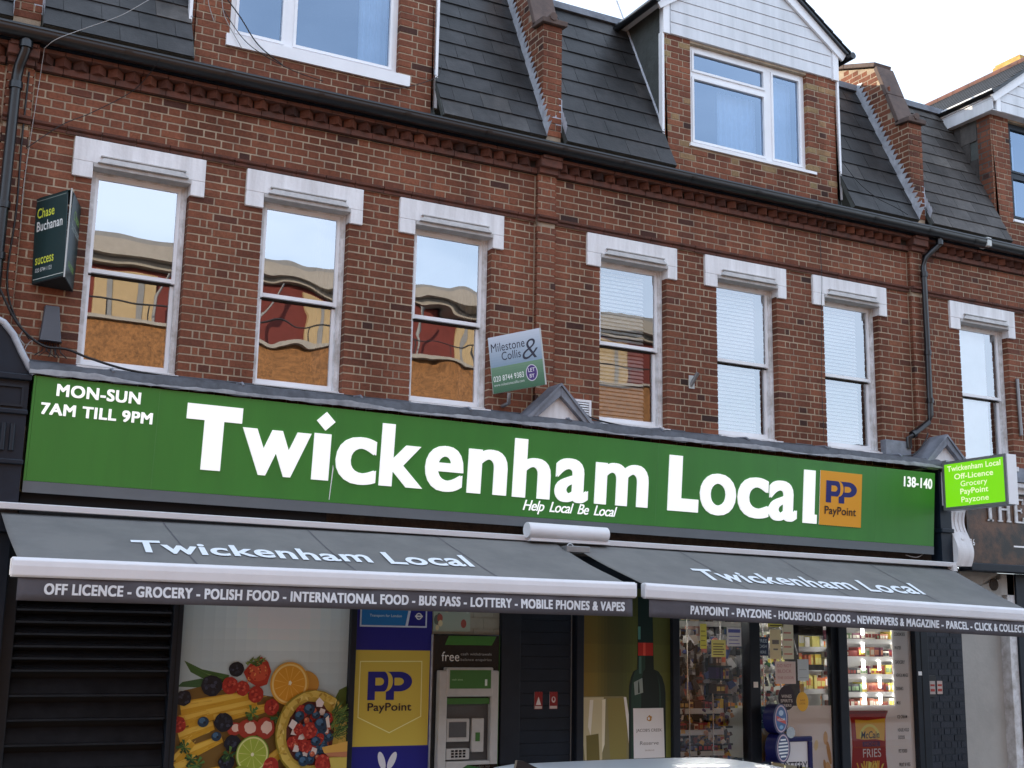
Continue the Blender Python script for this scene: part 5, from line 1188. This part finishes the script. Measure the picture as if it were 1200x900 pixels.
clutter('small bright sweets piled in the rack low in the first shop window', 7.92, 8.75, .14, .30, .34, .98, 190, [(200, 150, 110), (120, 50, 40), (230, 220, 210), (70, 40, 30), (220, 170, 60), (90, 60, 110)], (.02, .06))
clutter('mixed small goods hanging behind the notices in the second shop window', 9.05, 9.7, .25, .45, .95, 1.75, 150, GREYS + [(60, 120, 70), (170, 60, 60)])
# navy brick pillar, beige side wall, right neighbour --------------------------
pil = thing('painted_brick_pillar', 'dark navy painted brick pillar at the right end of the shop under the awning', 'pillar', (11.73, 0, GZ))
pc = B('core', 'navy_paint', pil, (11.42, 12.05, -.0015, .30, GZ, 2.6))
pp_ = Pool('navy_painted_brick', 'brick', 200); bricks(pp_, pc, Frame((0, -.004, 0), (1, 0, 0), (0, 0, 1)), 11.42, 12.05, GZ, 2.6, phase=11.42, tintf=lambda: random.random(), dep=.02)
pp_.flush()
for (x0, z0, c, lb) in ((11.455, 1.115, (186, 176, 170), 'small white and red label on the black entry box of the navy pillar'), (11.60, 1.115, (200, 180, 172), 'red and white sticker on the navy brick pillar')):
    notice(x0, x0 + .085, z0, z0 + .15, c, lb, [(None, .1, .9, .2, .2), (None, .1, .9, .6, .15)], (170, 60, 50), y=-.035 if x0 < 11.5 else -.008, cat='sticker')
eb = thing('entry_box', 'black key box on the navy pillar next to the stickers', 'box', (11.48, -.02, 1.1)); B('box', 'shelf_black', eb, (11.40, 11.56, -.034, .0, 1.08, 1.33), bevel=.004)
bw = thing('rendered_entrance', 'pale beige rendered recess wall with white door post right of the navy pillar', 'wall', (12.5, .1, GZ))
B('render', 'beige_render', bw, (12.05, 12.85, .12, .2, GZ, 2.6)); B('door_post', 'old_white_paint', bw, (12.85, 12.98, -.02, .2, GZ, 2.56), bevel=.006)
B('soffit', 'beige_render', bw, (12.05, 12.98, -.02, .2, 2.30, 2.56))
pub = thing('pub_front', 'brown and black pub fascia with cream serif letters at the right edge', 'shopfront', (14.4, 0, GZ))
B('fascia_board', 'wood_fascia', pub, (12.02, 17.0, -.20, -.08, 2.66, 3.52)); B('cornice', 'white_masonry', pub, (12.05, 17.0, -.34, -.0, 3.60, 3.66), (12.05, 17.0, -.26, -.0, 3.53, 3.60), bevel=.01)
B('lead_top', 'lead', pub, (12.05, 17.0, -.36, .0, 3.665, 3.72)); B('wall_band', 'lead', pub, (12.05, 17, -.05, 0, 3.72, 3.90))
B('fascia_frame', 'navy_frame', pub, (12.0, 17.0, -.26, -.05, 2.56, 2.655), bevel=.01)
B('head_panel', 'beige_render', pub, (12.05, 12.75, -.02, .1, 2.26, 2.56)); B('upper_window_frame', 'navy_frame', pub, (12.98, 17.0, -.05, .1, GZ, 2.56)); MB().tube([(12.62, -.03, 2.42), (12.62, -.02, 2.42)], .075, n=20).build('round_vent', 'old_timber', pub)
for i in range(5): MB().quad((13.25 + i * .74, -.055, .1), (13.87 + i * .74, -.055, .1), (13.87 + i * .74, -.055, 2.3), (13.25 + i * .74, -.055, 2.3)).build('window_pane', 'glass_car', pub)
fP = lambda u, v, d: Vector((u, -.205 - d, v))
def serif(mb_, s, u, base, cap, w_, st):
    """plain serif capitals T H E from strips"""
    t = st; k = .022
    R_ = lambda a, b, c, d: mb_.box(a, b, -.222, -.204, c, d)
    if s == 'T': R_(u + w_ / 2 - t / 2, u + w_ / 2 + t / 2, base + .0, base + cap - k); R_(u, u + w_, base + cap - k, base + cap); R_(u, u + .018, base + cap - .07, base + cap - k); R_(u + w_ - .018, u + w_, base + cap - .07, base + cap - k); R_(u + w_ / 2 - t * 1.1, u + w_ / 2 + t * 1.1, base - .001, base + .018)
    if s == 'H':
        for a in (u, u + w_ - t): R_(a, a + t, base, base + cap); R_(a - .016, a, base, base + .018); R_(a + t, a + t + .016, base, base + .018); R_(a - .016, a, base + cap - .018, base + cap); R_(a + t, a + t + .016, base + cap - .018, base + cap)
        R_(u + t, u + w_ - t, base + cap * .48, base + cap * .56)
    if s == 'E': R_(u, u + t, base, base + cap); R_(u + t, u + w_, base, base + .02); R_(u + t, u + w_, base + cap - .02, base + cap); R_(u + t, u + w_ * .8, base + cap * .48, base + cap * .55); R_(u + w_ - .016, u + w_, base + .02, base + .07); R_(u + w_ - .016, u + w_, base + cap - .07, base + cap - .02); R_(u + w_ * .8 - .012, u + w_ * .8, base + cap * .42, base + cap * .62)
for s, u, w_ in (('T', 12.33, .16), ('H', 12.56, .19), ('E', 12.84, .16), ):
    mb = MB(); serif(mb, s, u, 3.175, .30, w_, .045); mb.build('letter', 'old_white_paint', pub)
line(pub, fP, '136', 12.02, 12.13, 2.865, .075, off=.004, d=.002)
B('picture_line', 'letter_white', pub, (12.80, 13.5, -.206, -.203, 2.875, 2.895))
# white scroll bracket at the right end of the green sign
cs = thing('scroll_bracket', 'white painted scroll console bracket at the right end of the green sign', 'bracket', (11.8, -.3, 2.6))
P = []
for i in range(25):
    t = i / 24; z = 3.30 - t * .70; y = -.30 + .055 * math.sin(t * 6.283) - .03 * t; P.append((y, z))
prof = P + [(-.06, 2.60), (-.06, 3.30)]
MB().prism([(11.66, y, z) for y, z in prof], (.26, 0, 0)).build('scroll', 'white_masonry', cs)
for i in range(4): MB().tube([(11.69 + i * .065, y - .002, z) for y, z in P[2:11]], .008, n=6).build('flute', 'white_masonry', cs)
B('roundel', 'white_masonry', cs, (11.76, 11.82, -.345, -.31, 2.86, 2.93), bevel=.015)
B('side_pilaster', 'navy_paint', cs, (11.48, 11.658, -.30, -.05, 2.55, 3.72)); B('moulding', 'navy_paint', cs, (11.46, 11.66, -.335, -.05, 2.98, 3.03), (11.46, 11.66, -.32, -.05, 3.70, 3.74), bevel=.008)
B('foot', 'white_masonry', cs, (11.56, 11.62, -.39, -.30, 2.53, 2.60))
# navy console at the left end
lc = thing('navy_console', 'dark navy panelled console with curved lead top at the left edge of the green sign', 'console', (.9, -.3, 2.6))
B('shaft', 'navy_paint', lc, (.70, 1.255, -.30, -.02, 2.45, 3.72)); B('cap_moulding', 'navy_paint', lc, (.66, 1.268, -.345, -.02, 3.68, 3.73), bevel=.008); B('middle_moulding', 'navy_paint', lc, (.68, 1.262, -.325, -.02, 3.40, 3.44), bevel=.008); B('middle_moulding', 'navy_paint', lc, (.68, 1.262, -.33, -.02, 2.99, 3.03), bevel=.008)
for i in range(3): MB().tube([(1.02 + i * .07, -.305, 3.10), (1.02 + i * .07, -.305, 3.32)], .022, n=8).build('flute', 'navy_frame', lc)
pf_ = MB()
for b in ((1.0, 1.22, 3.62, 3.64), (1.0, 1.22, 3.46, 3.48), (1.0, 1.02, 3.48, 3.62), (1.2, 1.22, 3.48, 3.62)): pf_.box(b[0], b[1], -.318, -.299, b[2], b[3])
pf_.build('panel_moulding', 'navy_frame', lc)
cv = [(1.29, 3.735), (1.24, 3.80), (1.17, 3.92), (1.10, 4.05), (1.02, 4.14), (.95, 4.17), (.80, 4.17), (.62, 3.735)]
MB().prism([(x, -.28, z) for x, z in cv][::-1], (0, .26, 0)).build('pediment', 'navy_paint', lc)
MB().tube([(x, -.29, z + .01) for x, z in cv[:7]], .026, n=8).build('lead_capping', 'lead_light', lc); MB().prism([(x, -.30, z + .012) for x, z in cv[:7]] + [(x - .02, -.30, z - .012) for x, z in cv[:7][::-1]], (0, .3, 0)).build('lead_cover', 'lead', lc)
# pilaster below the console
lp = thing('navy_pilaster', 'dark navy pilaster running down the left edge of the shopfront', 'pilaster', (.95, -.1, GZ)); B('shaft', 'navy_paint', lp, (.66, 1.24, -.22, .0, GZ, 2.45), bevel=.01)
notice(1.205, 1.235, 1.10, 1.27, (190, 170, 160), 'tiny red and white sticker on the navy pilaster left of the louvre grille', [(None, .1, .9, .3, .3)], (160, 60, 50), y=-.2215, cat='sticker')

# ================================================================== LIT PROJECTING SIGN
pj = thing('projecting_sign', 'lit bright green double sided box sign sticking out at the right end of the sign', 'projecting sign', (11.85, -.5, 3.3))
JX = 11.50; JY = -.347; JZ = 3.236; JF = Frame((JX, JY, JZ), (0, -1, 0), (0, 0, 1)); W2, H2 = .94, .570
B('case', 'lead_light', pj, (JX + .004, JX + .15, JY - W2, JY, JZ, JZ + H2), bevel=.006)
fr_ = MB()
for b in ((0, W2, 0, .032), (0, W2, H2 - .032, H2), (0, .035, .032, H2 - .032), (W2 - .035, W2, .032, H2 - .032)): fr_.fbox(JF, b[0], b[1], b[2], b[3], .0, .012)
fr_.build('face_frame', 'metal_grey', pj)
B('lit_panel', 'lightbox_green', pj, (.035, W2 - .035, -.002, .004, .032, H2 - .032), fr=JF)
B('end_face', 'white_upvc', pj, (JX + .002, JX + .152, JY - W2 - .006, JY - W2 - .001, JZ + .002, JZ + H2 - .002))
for s, a, b, z in (('Twickenham Local', .08, .86, .450), ('Off-Licence', .18, .75, .350), ('Grocery', .27, .66, .260), ('PayPoint', .26, .67, .170), ('Payzone', .27, .67, .075)):
    line(pj, JF.p, s, a, b, z, .062, mat='lightbox_white', off=.016 if s[0] in 'TO' or s == 'PayPoint' else .006, d=.0055)
B('wall_plate', 'white_masonry', pj, (JX + .02, JX + .13, JY + .001, -.28, 3.30, 3.75))
B('support_arm', 'metal_grey', pj, (JX + .05, JX + .09, JY - .02, -.0, JZ + H2 + .004, JZ + H2 + .03))
# ================================================================== ESTATE AGENT BOARDS
vb = thing('letting_board', 'dark green folded estate agent board with yellow and white name, left of the first window', 'sign board', (1.44, -.2, 4.57))
A1, A2, A3 = Vector((1.232, -.03, 4.575)), Vector((1.442, -.36, 4.60)), Vector((1.570, -.03, 4.56)); hv = .76
def panel(parent, a, b, h_, mat, name='panel', tilt=0):
    fr = Frame(a, b - a, (0, 0, 1)); o = B(name, mat, parent, (0, (b - a).length, -.006, 0, 0, h_), fr=fr); return fr, o
paint('board_green', (.012, .035, .036), .35, var=.05); paint('board_edge', (.5, .52, .5), .5, var=0)
fr, o = panel(vb, A1, A2, hv, 'board_green'); wB = (A2 - A1).length
mb = MB(); put_text(mb, 'Chase', .03, .24, .575, .085, fr.p, off=.012, d=.001, colr=S(206, 214, 70)); put_text(mb, 'Buchanan', .03, .345, .455, .085, fr.p, off=.014, d=.001, colr=S(220, 224, 222))
put_text(mb, 'success', .03, .255, .155, .085, fr.p, off=.012, d=.001, colr=S(206, 214, 70)); put_text(mb, '020 8744 1133', .035, .235, .085, .035, fr.p, off=.004, d=.001, colr=S(200, 204, 202)); rect(mb, fr.p, .01, wB - .01, .022, .028, S(190, 196, 190), .001)
rect(mb, fr.p, .01, wB - .01, hv - .03, hv - .025, S(130, 140, 134), .001); mb.build('board_print', 'printed', o)
fr, o = panel(vb, A2, A3, hv, 'board_green'); mb = MB(); put_text(mb, 'Chase', .10, .29, .56, .08, fr.p, off=.008, d=.001, colr=S(120, 160, 80)); put_text(mb, 'Buchanan', .06, .33, .45, .08, fr.p, off=.008, d=.001, colr=S(150, 160, 156)); put_text(mb, 'success', .09, .29, .12, .07, fr.p, off=.008, d=.001, colr=S(120, 160, 80)); mb.build('board_print', 'printed', o)
B('edge_strip', 'board_edge', vb, (1.436, 1.448, -.372, -.360, 4.58, 5.36)); MB().prism([A1 + Vector((0, 0, hv)), A2 + Vector((0, 0, hv - .01)), A3 + Vector((0, 0, hv))], (0, 0, .006)).build('top_cap', 'board_green', vb); MB().prism([A1, A2, A3], (0, 0, -.012)).build('bottom_cap', 'black_void', vb)
mbd = thing('letting_board', 'pale blue and green to-let board on the wall right of the third window', 'sign board', (5.9, -.3, 4.0))
a, b = Vector((5.655, -.04, 4.075)), Vector((6.03, -.46, 4.145)); fr = Frame(a, b - a, (0, 0, 1)); wB = (b - a).length
B('board', 'board_edge', mbd, (0, wB, -.012, 0, 0, .585), fr=fr)
mb = MB()
for i in range(22):
    t = i / 22; c = lerpc((60, 104, 74), (110, 146, 116), t / .42) if t < .42 else lerpc((132, 156, 176), (206, 214, 226), (t - .42) / .58); rect(mb, fr.p, .004, wB - .012, .585 * i / 22, .585 * (i + 1) / 22, S(*c), .001)
put_text(mb, 'Milestone', .025, .385, .425, .088, fr.p, off=.0, d=.002, colr=S(38, 38, 58)); put_text(mb, 'Collis', .13, .335, .325, .085, fr.p, off=.0, d=.002, colr=S(38, 38, 58))
put_text(mb, '&', .34, .50, .29, .21, fr.p, off=-.012, d=.0026, colr=S(38, 38, 58), italic=.25)
put_text(mb, '020 8744 9383', .02, .345, .118, .055, fr.p, off=.008, d=.002, colr=S(232, 238, 232)); put_text(mb, 'www.milestonecollis.com', .02, .345, .068, .028, fr.p, off=.0, d=.002, colr=S(210, 220, 212))
ell(mb, fr.p, .43, .145, .062, .085, S(216, 210, 226), .002, n=24); ell(mb, fr.p, .43, .145, .054, .077, S(70, 44, 116), .0024, n=24)
put_text(mb, 'LET', .395, .465, .155, .038, fr.p, off=.008, d=.003, colr=S(236, 232, 240)); put_text(mb, 'BY', .405, .455, .095, .038, fr.p, off=.008, d=.003, colr=S(236, 232, 240)); mb.build('board_print', 'printed', mbd)
MB().tube([(5.78, -.14, 4.08), (5.78, -.14, 3.98), (5.78, .0, 3.97)], .02).build('bracket', 'metal_grey', mbd)
# ================================================================== PIPES, BOXES, CABLES
def downpipe(label, pts, r=.037, collars=()):
    o = thing('downpipe', label, 'drainpipe', pts[0], 'black drainpipes on the brick front'); MB().tube(pts, r, n=14).build('pipe', 'gutter_black', o)
    for c, d in collars: MB().tube([Vector(c) - Vector(d) * .03, Vector(c) + Vector(d) * .03], r * 1.28, n=14).build('collar', 'gutter_black', o)
    return o
downpipe('thick black downpipe at the far left edge of the brickwork', [(.985, -.20, 6.70), (.985, -.19, 6.58), (.955, -.13, 6.46), (.945, -.11, 6.36), (.94, -.11, 5.0), (.94, -.11, 4.17)], .045, [((.985, -.2, 6.63), (0, 0, 1)), ((.944, -.11, 6.28), (0, 0, 1)), ((.94, -.11, 5.2), (0, 0, 1)), ((.94, -.11, 4.75), (0, 0, 1))])
downpipe('slim black downpipe right of the blinds windows, kinking left above the sign', [(11.80, -.20, 6.72), (11.80, -.19, 6.60), (11.70, -.15, 6.50), (11.62, -.12, 6.42), (11.60, -.11, 6.30), (11.60, -.11, 5.3), (11.60, -.11, 4.42), (11.55, -.115, 4.33), (11.28, -.13, 4.16), (11.20, -.13, 4.10), (11.20, -.13, 3.98)], .036,
         [((11.80, -.2, 6.62), (0, 0, 1)), ((11.60, -.11, 6.2), (0, 0, 1)), ((11.60, -.11, 5.2), (0, 0, 1)), ((11.60, -.11, 4.6), (0, 0, 1)), ((11.28, -.13, 4.16), (.7, 0, .4))])
B('white_joint', 'board_edge', thing('gutter_joint', 'small pale joint clip on the gutter right of the right downpipe', 'clip', (12.6, -.2, 6.74)), (12.55, 12.63, -.295, -.15, 6.68, 6.80), bevel=.01)
ab = thing('junction_cover', 'tapered dark grey plastic box on the bricks below the green letting board', 'box', (1.42, -.04, 4.08)); 
MB().add([(1.33, -.0, 4.085), (1.505, -.0, 4.085), (1.505, -.085, 4.085), (1.33, -.085, 4.085), (1.352, 0, 4.40), (1.475, 0, 4.40), (1.47, -.05, 4.40), (1.358, -.05, 4.40)], [(0, 3, 2, 1)[::-1], (4, 5, 6, 7), (0, 1, 5, 4), (1, 2, 6, 5), (2, 3, 7, 6), (3, 0, 4, 7)]).build('cover', 'alarm_grey', ab, bevel=.008)
m = MB()
for i in range(7): x_ = 1.37 + i * .02; m.tube([(x_, -.03, 4.08), (x_ + random.uniform(-.03, .03), -.05, 4.0), (x_ + random.uniform(-.08, .08), -.06, 3.95)], .005, n=5)
m.build('cable_tails', 'cable_black', ab)
vt = thing('air_vent', 'small white louvred vent on the bricks behind the middle pediment', 'vent', (6.72, -.01, 3.95)); B('frame', 'white_upvc', vt, (6.575, 6.82, -.02, .0, 4.105, 4.13), (6.795, 6.82, -.02, .0, 3.92, 4.105), (6.575, 6.60, -.02, 0, 3.92, 4.105), (6.575, 6.82, -.02, 0, 3.90, 3.92)); B('vent_back', 'black_void', vt, (6.60, 6.795, -.004, -.001, 3.92, 4.105))
for i in range(7): MB().prism([(6.60, -.018, 3.925 + i * .026), (6.60, -.004, 3.94 + i * .026), (6.60, -.004, 3.946 + i * .026), (6.60, -.018, 3.931 + i * .026)], (.195, 0, 0)).build('louvre', 'white_upvc', vt)
lb_ = thing('wall_stub', 'short pipe stub on a small white plate between the first two blinds windows', 'bracket', (8.13, -.03, 4.46)); B('plate', 'board_edge', lb_, (8.08, 8.155, -.008, 0, 4.40, 4.545)); MB().tube([(8.11, -.0, 4.43), (8.15, -.08, 4.57)], .022).build('stub', 'metal_grey', lb_)
cd = thing('wall_conduit', 'short vertical grey conduit on the bricks at the right edge', 'conduit', (13.26, -.02, 4.3)); MB().tube([(13.25, -.03, 5.07), (13.265, -.03, 4.33)], .022, n=8).build('pipe', 'metal_grey', cd)
def cable(label, pts, r=.006, mat='cable_black', n=24, nm='cable'):
    P = [Vector(p) for p in pts]; out = []
    for i in range(len(P) - 1):
        p0, p1, p2, p3 = P[max(i - 1, 0)], P[i], P[i + 1], P[min(i + 2, len(P) - 1)]
        for k in range(n // 3):
            t = k / (n // 3); out.append(.5 * ((2 * p1) + (p2 - p0) * t + (2 * p0 - 5 * p1 + 4 * p2 - p3) * t * t + (3 * p1 - p0 - 3 * p2 + p3) * t ** 3))
    out.append(P[-1]); return tag(MB().tube(out, r, n=6).build(nm, mat, None), label, 'cable')
cable('thick black cable looping from the left console along the sill of the first window', [(.80, -.12, 4.80), (1.0, -.13, 4.42), (1.15, -.12, 4.18), (1.35, -.12, 4.03), (1.55, -.12, 4.02), (1.75, -.13, 3.96), (2.1, -.15, 3.89), (2.6, -.15, 3.875), (3.4, -.12, 3.885), (4.1, -.13, 3.88), (5.0, -.13, 3.87), (5.9, -.12, 3.87)], .011)
cable('black cable drooping along the ledge right of the middle pediment', [(6.55, -.10, 4.02), (6.75, -.12, 3.93), (7.0, -.14, 3.885), (7.4, -.14, 3.865), (7.8, -.12, 3.88), (8.4, -.13, 3.875), (8.9, -.14, 3.865), (9.5, -.13, 3.88), (10.3, -.14, 3.87), (10.9, -.2, 3.86), (11.2, -.2, 3.90), (11.45, -.14, 4.08), (11.55, -.1, 4.2)], .009)
cable('bundle of thin dark cables running down beside the left downpipe', [(1.045, -.06, 6.45), (1.04, -.06, 5.8), (1.05, -.06, 5.2), (1.03, -.06, 4.6), (1.10, -.07, 4.3), (1.25, -.07, 4.08)], .008)
cable('thin pale cable hanging down the left bricks from the gutter', [(1.14, -.16, 6.66), (1.135, -.08, 6.4), (1.11, -.06, 5.9), (1.09, -.06, 5.4), (1.10, -.06, 5.0)], .003, 'cable_white')
cable('pale wire looping from the upper roof across the left slates', [(2.05, -.30, 7.35), (1.85, -.32, 7.15), (1.7, -.32, 7.02), (1.45, -.30, 6.86), (1.22, -.30, 6.70), (1.14, -.2, 6.64)], .0032, 'cable_white')
cable('thin dark wire crossing the bricks diagonally above the first window', [(2.10, -.30, 6.72), (1.95, -.05, 6.50), (1.60, -.05, 6.20), (1.35, -.07, 6.02), (1.08, -.06, 5.75)], .004)
cable('thin vertical wire crossing the third blinds window lintel', [(10.02, -.24, 6.75), (9.99, -.06, 6.5), (9.985, -.06, 5.9), (9.975, -.045, 5.5), (9.96, -.03, 4.6), (9.96, -.04, 3.95)], .0035)
cable('dark wire curling over the slates above the right end of the gutter', [(10.42, .0, 7.50), (10.55, -.12, 7.22), (10.75, -.22, 7.02), (11.0, -.28, 6.92), (11.2, -.28, 6.86)], .005)
cable('dark wire crossing below the first dormer window', [(2.62, -.06, 7.70), (2.85, -.06, 7.45), (3.05, -.06, 7.20), (3.3, -.06, 7.05)], .006)
cable('wire crossing the slates and bricks at the right of the first dormer', [(4.1, -.06, 7.02), (4.5, -.07, 7.08), (4.9, -.08, 7.28), (4.98, -.05, 7.45)], .004)
cable('thin pale wire looping on the bricks left of the first dormer window', [(2.62, -.03, 7.35), (2.55, -.05, 7.55), (2.66, -.06, 7.60), (2.72, -.05, 7.40), (2.90, -.06, 7.12)], .004, 'cable_white')
cable('thin black wire trailing under the first dormer window board', [(2.70, -.04, 7.48), (2.95, -.07, 7.18), (3.35, -.08, 7.02), (3.7, -.1, 6.96)], .004)
cable('white tail of wire below the cable joint at the left window', [(1.20, -.08, 4.16), (1.17, -.09, 4.08), (1.21, -.09, 4.02), (1.17, -.09, 3.98)], .005, 'cable_white')
cable('white curled wire ends by the grey junction cover', [(1.30, -.08, 4.08), (1.25, -.09, 4.05), (1.22, -.09, 3.97), (1.28, -.09, 3.96)], .004, 'cable_white')
cable('thin telephone wire crossing the sky behind the middle dormer', [(5.0, 6, 14.0), (8.6, 5.5, 11.9), (10.2, 5.2, 11.65), (12.5, 5.0, 11.9)], .008, nm='overhead_wire')
cable('short white cable looping under the right end of the green sign', [(11.0, -.2, 2.70), (11.15, -.22, 2.68), (11.28, -.22, 2.74), (11.32, -.22, 2.80)], .006, 'cable_white')
# ================================================================== PARKED CAR
def make_car(x0, yc, zroof, label):
    """estate car along the kerb, nose to the right; x0 = rear bumper"""
    c = thing('parked_car', label, 'car', (x0 + 2.2, yc, GZ - .12))
    G = GZ - .12; hw = .86
    def yv(x, z, s): return yc + s * hw * (1 - .05 * ((x - 2.2) / 2.2) ** 4)
    body = [(0.02, .42), (.0, .75), (.06, 1.00), (.30, 1.03), (3.15, .98), (4.05, .86), (4.32, .72), (4.38, .48), (4.30, .28), (3.95, .26), (.45, .26), (.10, .30)]
    m = MB(); nb = len(body); secs = [(-1, .93), (-.97, 1), (-.6, 1.0), (0, 1.0), (.6, 1.0), (.97, 1), (1, .93)]
    V = []
    for t, k in secs:
        for x, z in body: V.append((x0 + 2.2 + (x - 2.2) * (k if abs(t) == 1 else 1), yc + t * hw, G + z * (1 if abs(t) < .9 else 1) + (0.012 if abs(t) < .5 else 0)))
    F = [(j * nb + i, j * nb + (i + 1) % nb, (j + 1) * nb + (i + 1) % nb, (j + 1) * nb + i) for j in range(len(secs) - 1) for i in range(nb)] + [tuple(range(nb))[::-1], tuple(range((len(secs) - 1) * nb, len(secs) * nb))]
    m.add(V, F, smooth=False).build('body', 'car_silver', c, bevel=.04)
    # cabin glass: lofted from beltline to roof
    prof = [(.12, 1.0), (.38, 1.32), (.62, zroof - G - .045), (2.45, zroof - G - .04), (3.30, .99)]
    V = []; 
    for t, ins in ((-1, 0), (1, 0)):
        for x, z in prof: V.append((x0 + x, yc + t * (hw - .04 - max(0, z - 1.0) * .38), G + z))
    n = len(prof); F = [(i, i + 1, n + i + 1, n + i) for i in range(n - 1)] + [tuple(range(n))[::-1], tuple(range(n, 2 * n))]
    MB().add(V, F).build('windows', 'glass_car', c)
    # roof skin, gently domed
    m = MB(); nx, ny = 24, 10; V = []; zr = zroof - .012
    for i in range(nx + 1):
        s = i / nx; x = .42 + s * 2.18
        drop = .20 * max(0, (.16 - s) / .16) ** 2 + .13 * max(0, (s - .72) / .28) ** 2
        for j in range(ny + 1):
            t = -1 + 2 * j / ny; V.append((x0 + x, yc + t * .66, zr - drop - .085 * abs(t) ** 3 + .012 * math.sin(math.pi * s)))
    m.add(V, [(i * (ny + 1) + j, (i + 1) * (ny + 1) + j, (i + 1) * (ny + 1) + j + 1, i * (ny + 1) + j + 1) for i in range(nx) for j in range(ny)], smooth=True)
    r_ = m.build('roof', 'car_silver', c); sd = r_.modifiers.new('s', 'SOLIDIFY'); sd.thickness = .02
    for s in (-1, 1):
        MB().tube([(x0 + .62, yc + s * .60, zr - .14), (x0 + .74, yc + s * .60, zr - .085), (x0 + 1.2, yc + s * .60, zr - .06), (x0 + 1.8, yc + s * .60, zr - .052), (x0 + 2.3, yc + s * .60, zr - .085), (x0 + 2.5, yc + s * .60, zr - .17)], .016, n=10).build('roof_rail', 'chrome', r_)
    MB().prism([(x0 + .58, yc - .012, zr - .03), (x0 + .74, yc - .012, zr - .0), (x0 + .64, yc - .012, zr + .045), (x0 + .60, yc - .012, zr + .05)], (0, .024, 0)).build('fin_aerial', 'car_trim', r_)
    for s in (-1, 1):
        for x in (.42, 1.25, 2.15): MB().fbox(Frame((x0 + x, yc + s * .82, G + 1.0), (1, 0, 0), (0, -s * .34, 1)), 0, .07, 0, .42, -.004, .012).build('door_pillar', 'car_trim', c)
        for x in (.85, 3.45):
            w_ = MB().tube([(x0 + x, yc + s * (hw - .19), G + .31), (x0 + x, yc + s * (hw + .005), G + .31)], .31, n=28).build('wheel', 'tyre_black', c)
            MB().tube([(x0 + x, yc + s * (hw - .0), G + .31), (x0 + x, yc + s * (hw + .012), G + .31)], .20, n=20).build('rim', 'steel', w_)
        MB().box(x0 + 4.20, x0 + 4.36, yc + s * .62 - .14, yc + s * .62 + .14, G + .60, G + .72).build('headlight', 'chrome', c, bevel=.02)
        MB().box(x0 + 2.62, x0 + 2.75, yc + s * .96 - .09, yc + s * .96 + .09, G + .98, G + 1.10).build('door_mirror', 'car_silver', c, bevel=.02)
    B('front_bumper', 'car_trim', c, (x0 + 4.25, x0 + 4.42, yc - .7, yc + .7, G + .28, G + .42), bevel=.02); B('rear_bumper', 'car_trim', c, (x0 - .04, x0 + .1, yc - .75, yc + .75, G + .36, G + .5), bevel=.02)
    return c
make_car(2.72, -5.0, 1.012, 'silver estate car parked in front of the shop, its roof at the bottom edge')

# ================================================================== ACROSS THE STREET (seen in the window glass)
YO = -15.0
ob = thing('brick_building', 'sunlit red and orange brick building with pale cornice mirrored in the first floor windows', 'building', (5, YO - 4, GZ))
OF = Frame((0, YO, 0), (-1, 0, 0), (0, 0, 1))                # faces the terrace
def obx(nm, mat, x0, x1, z0, z1, y0, y1, par=None, bevel=0): return B(nm, mat, par or ob, (x0, x1, YO + y0, YO + y1, z0, z1), bevel=bevel)
obx('wall', 'opp_red', -14, 18.6, GZ, 9.12, -8, 0)
obx('cornice', 'opp_stone', -14.2, 18.8, 9.14, 9.26, -.1, .20); obx('cornice', 'opp_stone', -14.2, 18.8, 9.27, 9.58, -.1, .42); obx('parapet', 'opp_grey', -14, 18.6, 9.60, 9.74, -.4, .2)
obx('front_bay', 'opp_stock', -14, 18.6, GZ, 7.75, -.0, .9); obx('bay_coping', 'opp_stone', -14.1, 18.7, 7.75, 7.82, -.05, 1.0)
for x in (-11, -7, -3.2, .6, 4.75, 9.2, 13.0, 16.6):
    wn = obx('window', 'opp_cream', x - .62, x + .62, 7.84, 9.02, .0, .09)
    for s in (-1, 1): obx('sash', 'opp_grey', x + s * .30 - .06, x + s * .30 + .06, 7.9, 8.96, .09, .11, par=wn)
for x in (-10, -5.5, -1, 3.5, 6.2, 9.2, 12.9, 16.6):
    wn = obx('window', 'opp_stone', x - .7, x + .7, 4.6, 6.5, .9, 1.0); obx('pane', 'glass_car', x - .55, x + .55, 4.7, 6.4, 1.0, 1.02, par=wn)
for x in (1.6, 5.3, 7.7, 11.2, 14.8): MB().tube([(x, YO + .5, 7.75), (x, YO + .5, 8.5), (x + .25, YO + .5, 9.0)], .035).build('vent_pipe', 'opp_grey', ob)
m = MB()
for i in range(40): m.tube([(-14 + i * .83, YO + .95, 7.8), (-14 + i * .83, YO + .95, 8.2)], .015, n=5, smooth=False)
m.tube([(-14, YO + .95, 8.2), (18.6, YO + .95, 8.2)], .02, n=6); m.build('roof_railing', 'cable_black', ob)
ob2 = thing('low_building', 'low rendered building across the street further right', 'building', (28, YO - 4, GZ)); B('wall', 'opp_stone', ob2, (19.2, 60, YO - 9, YO - 2, GZ, 5.2)); B('roof', 'slate', ob2, (19, 60.2, YO - 9.2, YO - 1.8, 5.2, 5.5))
for x in range(21, 58, 3): B('window', 'glass_car', ob2, (x, x + 1.2, YO - 2, YO - 1.97, 2.8, 4.3))
tag(B('far_houses', 'opp_red', None, (-60, -16, YO - 9, YO - 1, GZ, 7.5)), 'row of red houses further left across the street', 'building')
